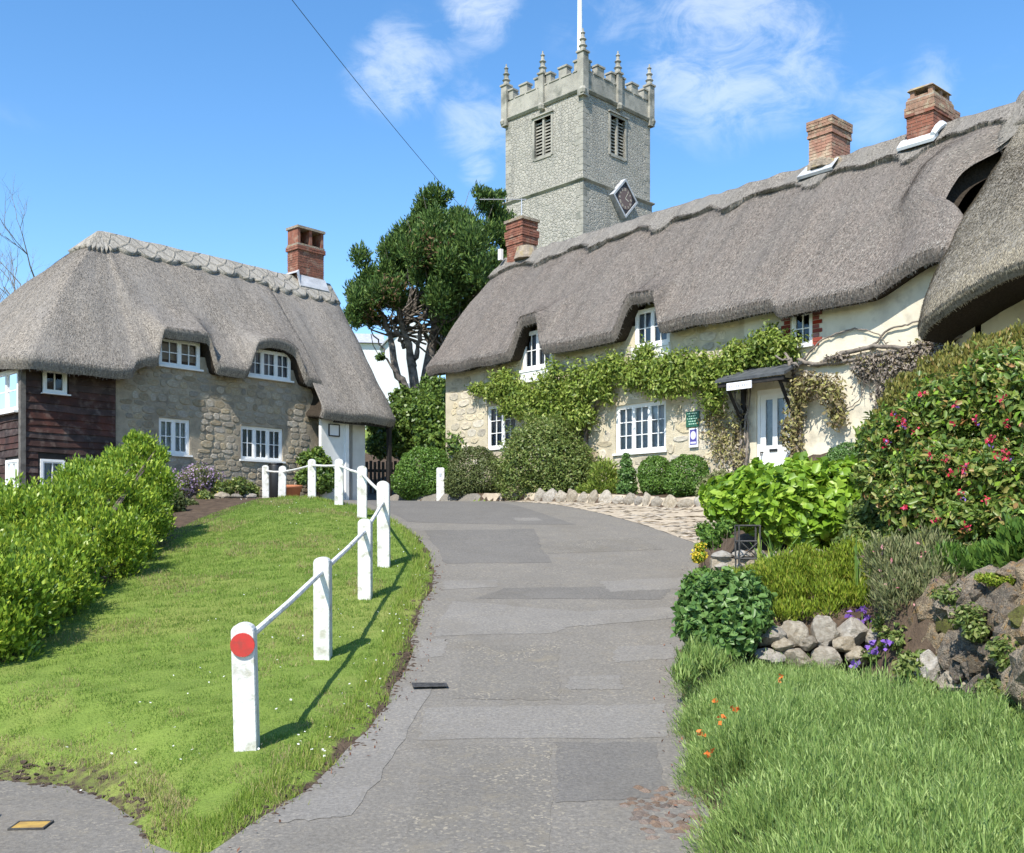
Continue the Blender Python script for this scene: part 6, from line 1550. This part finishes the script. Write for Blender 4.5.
# low wall of pale stones and the rock face
def rocks():
    rg = random.Random(23)
    T = thing('low_stone_wall', 'low wall of big pale stones behind the feathery grass bed', 'wall', gl(2.9, 9.45)); o0 = np.array(T.location)
    for i, (px, py, Y, w, h) in enumerate(((770, 636, 9.35, .13, .12), (793, 634, 9.4, .14, .14), (822, 632, 9.4, .15, .16), (852, 632, 9.42, .16, .16), (878, 636, 9.4, .12, .13), (808, 642, 9.3, .1, .08), (842, 644, 9.28, .12, .07), (782, 645, 9.26, .1, .07), (895, 640, 9.2, .1, .1), (768, 657, 9.25, .13, .09), (797, 658, 9.22, .14, .1), (828, 658, 9.2, .15, .1), (858, 656, 9.2, .14, .1), (884, 656, 9.15, .12, .09))):
        p = at(px, py, Y) - o0; o = link(bpy.data.objects.new('stone', rock_mesh('stone', 'rock_pale', 160 + i, 3, .3, (1, 1, 1), .62)), T); o.location = p; o.scale = (w, .16, h); o.rotation_euler = (0, rg.uniform(-.15, .15), rg.uniform(-.2, .2))
    T = thing('rock_garden', 'rugged brown rock face of piled boulders at the right edge', 'rocks', gl(3.75, 7.9)); o0 = np.array(T.location)
    L_ = [(945, 612, 8.5, .24, .26), (940, 650, 8.35, .17, .17), (968, 605, 8.2, .22, .24), (965, 655, 8.1, .2, .24), (995, 620, 7.95, .2, .24), (990, 665, 7.8, .2, .22), (1015, 610, 7.7, .2, .22), (1020, 655, 7.5, .2, .24), (930, 675, 8.2, .12, .15), (958, 685, 7.95, .15, .16), (985, 700, 7.6, .16, .15), (1015, 700, 7.3, .18, .2), (1035, 640, 7.3, .25, .35), (1010, 735, 7.1, .16, .15), (1040, 710, 6.9, .22, .3), (925, 640, 8.6, .12, .18), (950, 585, 8.7, .16, .12), (985, 585, 8.3, .2, .14), (1012, 580, 8.0, .2, .14), (1050, 600, 7.6, .3, .3), (1022, 760, 6.7, .15, .14), (975, 630, 8.0, .13, .13), (1005, 640, 7.75, .12, .14), (1060, 680, 6.7, .3, .4)]
    for k in range(34):
        px = rg.uniform(918, 1045); top = 598 - (px - 918) * .12; py = rg.uniform(top, 640 + (px - 918) * .95); Y = 8.75 - (px - 918) * .0125 - (py - top) * .004; w = rg.uniform(.05, .12); L_.append((px, py, Y, w, w * rg.uniform(.7, 1.3)))
    for i, (px, py, Y, w, h) in enumerate(L_):
        p = at(px, py, Y) - o0; o = link(bpy.data.objects.new('rock', rock_mesh('rock', 'moss' if i in (11, 13, 14, 27, 33, 40, 46) else ('rock_pale' if i in (8, 9, 30, 44) else 'rock'), 190 + i * 3, 3, .6, (1, 1, 1), .62)), T); o.location = p + np.array([.05, .1, 0]); o.scale = (w * 1.1, w * 1.15, h * 1.1); o.rotation_euler = (rg.uniform(-.4, .4), rg.uniform(-.4, .4), rg.uniform(0, 3))
    # moss cushions and trailing green
    bush('moss_cushion', 'yellow-green cushion plant on top of the rock face', 'plants', gl(4.0, 8.0), bb([(1000, 580, 15, 8.0, .5), (985, 578, 10, 8.1, .5)]), 1800, .03, .012, 'heather', 70, r0=.006)
    bush('trailing_herb', 'small blue-green trailing plant at the foot of the rock face', 'plants', gl(3.45, 7.6), bb([(958, 705, 18, 7.6, .7), (972, 712, 14, 7.45, .7)]), 1500, .06, .02, 'geranium', 71, r0=.008)
    bush('rock_plants', 'leafy trailing plants hanging over the middle of the rock face', 'plants', gl(3.75, 7.9), bb([(968, 618, 12, 7.85, .8), (975, 632, 9, 7.75, .9), (1004, 650, 12, 7.35, .8), (1012, 665, 9, 7.25, .8), (950, 596, 12, 8.3, .7), (990, 690, 12, 7.3, .7), (1012, 715, 14, 6.9, .8)]), 3600, .05, .025, 'mixed_bush', 76, rough=.3, shell=(.3, 1.3), r0=.006, droop=.4)
    bush('creeping_plant', 'low grey-green creeping plant between the low wall and the rock face', 'plants', gl(3.3, 8.75), bb([(905, 640, 20, 8.8, .6), (918, 665, 18, 8.4, .6), (893, 622, 16, 9.1, .6), (925, 690, 14, 8.1, .6), (880, 655, 12, 9.0, .5)]), 5200, .06, .03, 'mixed_bush', 73, rough=.3, shell=(.4, 1.2), r0=.008)
    bush('edge_plants', 'small leafy plants along the lane edge below the yellow flowers', 'plants', gl(2.45, 11.6), bb([(695, 584, 10, 11.5, .8), (702, 576, 9, 11.5, .8), (692, 594, 10, 11.1, .8), (712, 582, 11, 11.3, .7), (712, 538, 9, 12.6, .9), (725, 528, 9, 12.8, .9), (704, 530, 7, 13, .9)]), 3400, .07, .035, 'box', 74, rough=.3, shell=(.4, 1.2), r0=.008)
    bush('edge_plants', 'tufted green plants at the lane edge in front of the dark leafy clump', 'plants', gl(1.75, 8.8), bb([(690, 660, 12, 8.8, .8), (684, 672, 11, 8.5, .8), (697, 650, 12, 9.0, .8), (712, 660, 14, 8.8, .7)]), 2400, .1, .012, 'lavender', 75, along_up=.7, rough=.3, shell=(.3, 1.2), r0=.006)
    bush('dead_stems', 'heap of dry reddish stems behind the low stone wall', 'plants', gl(3.35, 9.75), bb([(870, 610, 22, 9.75, .45), (848, 618, 14, 9.7, .4)]), 420, .22, .012, 'dead_stems', 72, r0=.008)
rocks()
# feathery bed in the foreground
def lavender_bed():
    rng = np.random.default_rng(66)
    mounds = []
    for k in range(900):       # overlapping cushions, none on the lane or in the rocks
        y = rng.uniform(4.1, 9.0); r = rng.uniform(.26, .5) if k < 600 else rng.uniform(.14, .24); x = rng.uniform(1.1, 4.6)
        q = (x - 3.1) * .926 + (y - 8.9) * .378
        if x < float(xr(y)) + .02 + r * .74 or q > -.3 or any((x - a) ** 2 + (y - b) ** 2 < (.74 * max(r, c)) ** 2 for a, b, c, d in mounds): continue
        mounds.append((x, y, r, rng.uniform(.34, .50) * (.6 + r) * (1 - .48 * float(sstep(7.0, 9, y)))))
    print('mounds', len(mounds))
    Ps, Ds = [], []
    for (a, b, r, h) in mounds:
        n = int(13500 * r * (r + h) * (1.25 if b < 7 else .8)); u = rng.random(n) ** .5 * 1.08; th = rng.random(n) * 2 * np.pi
        dx, dy = r * 1.15 * u * np.cos(th), r * 1.15 * u * np.sin(th); lob = .82 + .3 * np.sin(dx * 31 + a * 9) * np.sin(dy * 29 + b * 7); zz = h * np.sqrt(np.clip(1.12 - u ** 2, 0.02, 1)) * lob * (.85 + .3 * rng.random(n))
        Ps.append(np.stack([a + dx, b + dy, H(a + dx, b + dy) + zz - .13], 1)); Ds.append(np.stack([dx / r * .55, dy / r * .55, 0 * dx], 1))
    P = np.concatenate(Ps); D = np.concatenate(Ds); print('bed blades', len(P))
    D[:, 0] -= .05
    q = (P[:, 0] - 3.1) * .926 + (P[:, 1] - 8.9) * .378; ok = q < .05; P, D = P[ok], D[ok]
    V, F = blades(P, .105, .0046, rng, .6, 2, D)
    tag(mknp('feathery_bed', V, F, 'lavender', None), 'mounded bed of feathery light green stems in the right foreground', 'plants', kind='stuff')
    k = rng.integers(0, len(P), 110000); pos = P[k] + D[k] * .1 + np.stack([rng.normal(size=len(k)) * .02, rng.normal(size=len(k)) * .02, .02 + .15 * rng.random(len(k))], 1)
    V, F = leaf_quads(pos, rnd_unit(rng, len(k)), .05, .0065, rng, 0, .2, np.tile([0, 0, 1.], (len(k), 1)) + D[k], .55)
    tag(mknp('feathery_sprigs', V, F, 'lavender', None), 'fine needle leaves through the feathery foreground mounds', 'plants', kind='stuff')
    T = thing('orange_flowers', 'few small orange-red flowers at the left of the feathery bed', 'flowers', gl(1.65, 7.0))
    o = np.array(T.location)
    MM = np.array(mounds)
    for (px, py) in ((713, 704), (735, 711), (701, 735), (780, 680), (709, 756), (720, 722)):
        tt = np.linspace(4, 10, 500); Q = at(px, py, 1.0) - np.array([0, 0, EYE]); Q = np.array([0, 0, EYE]) + Q[None] * tt[:, None]
        top = np.max([np.where((Q[:, 0] - a) ** 2 + (Q[:, 1] - b) ** 2 < (1.1 * r_) ** 2, h_ * np.sqrt(np.clip(1.12 - ((Q[:, 0] - a) ** 2 + (Q[:, 1] - b) ** 2) / (1.15 * r_) ** 2, .02, 1)), 0) for a, b, r_, h_ in MM], axis=0) + H(Q[:, 0], Q[:, 1]) + .03
        k_ = np.argmax(Q[:, 2] < top); c = Q[k_] + np.array([0, -.03, .02]) - o; V, F = leaf_quads(c + rng.normal(size=(7, 3)) * .015, rnd_unit(rng, 7), .035, .025, rng); mknp('flower', V, F, 'petal_orange', T)
        zb = float(H(*(c + o)[:2])) - o[2]; MB().tube([(c[0], c[1], zb), tuple(c)], .003, 4).build('stalk', 'lavender', T)
    for j, (lab, spots) in enumerate((('purple irises by the dead stems above the low wall', ((850, 617), (862, 610), (868, 618), (858, 622))), ('purple irises beside the rock face', ((898, 624), (893, 621), (902, 622))), ('pale violet columbines standing in the feathery bed', ((870, 645), (885, 643), (855, 664), (876, 650))))):
        Y = (9.5, 8.9, 8.6)[j]; c0 = at(spots[0][0], spots[0][1], Y); g = gl(c0[0], c0[1]); T = thing('iris_flowers', lab, 'flowers', g); o = np.array(g)
        for (px, py) in spots:
            c = at(px, py, Y) - o; V, F = leaf_quads(c + rng.normal(size=(8, 3)) * .022, rnd_unit(rng, 8), .06, .04, rng, .3); mknp('flower', V, F, 'petal_purple', T)
            MB().tube([(c[0], c[1] + .03, -.02), (c[0] + .01, c[1] + .01, c[2] * .6), tuple(c)], .005, 4).build('stalk', 'iris_leaf', T)
    for lab, px, py, Y, n, hh in (('broad yellow-green sword leaves at the foot of the rock face', 912, 690, 8.1, 12, .32), ('tall iris leaves in the heather behind the low wall', 868, 600, 9.9, 16, .42), ('arching grassy leaves in front of the stone wall end', 775, 560, 11.3, 34, .42), ('green sword leaves below the fuchsia bush', 945, 545, 9.0, 22, .4)):
        p = at(px, py, Y); g = gl(p[0], p[1]); T = thing('sword_leaves', lab, 'plants', g)
        P = rng.normal(size=(n, 3)) * [.09, .07, 0]; V, F = blades(P, hh, .03, rng, .8, 2); mknp('leaf_blades', V, F, 'iris_leaf', T)
lavender_bed()
# loose twigs and leaf litter by the lane
def litter():
    rng = np.random.default_rng(5); n = 260
    y = 5.2 + 11 * rng.random(n); x = np.where(rng.random(n) < .5, xr(y) - .25 * rng.random(n) ** 2, xl(y) + .2 * rng.random(n) ** 2)
    P = np.stack([x, y, H(np.clip(x, xl(y) + .05, xr(y) - .05), y) + .022], 1); V, F = leaf_quads(P, np.tile([0, 0, 1.], (n, 1)), .03, .015, rng)
    tag(mknp('leaf_litter', V, F, 'dead_stems', None), 'scraps of dry leaf along both edges of the lane', 'litter', kind='stuff')
litter()
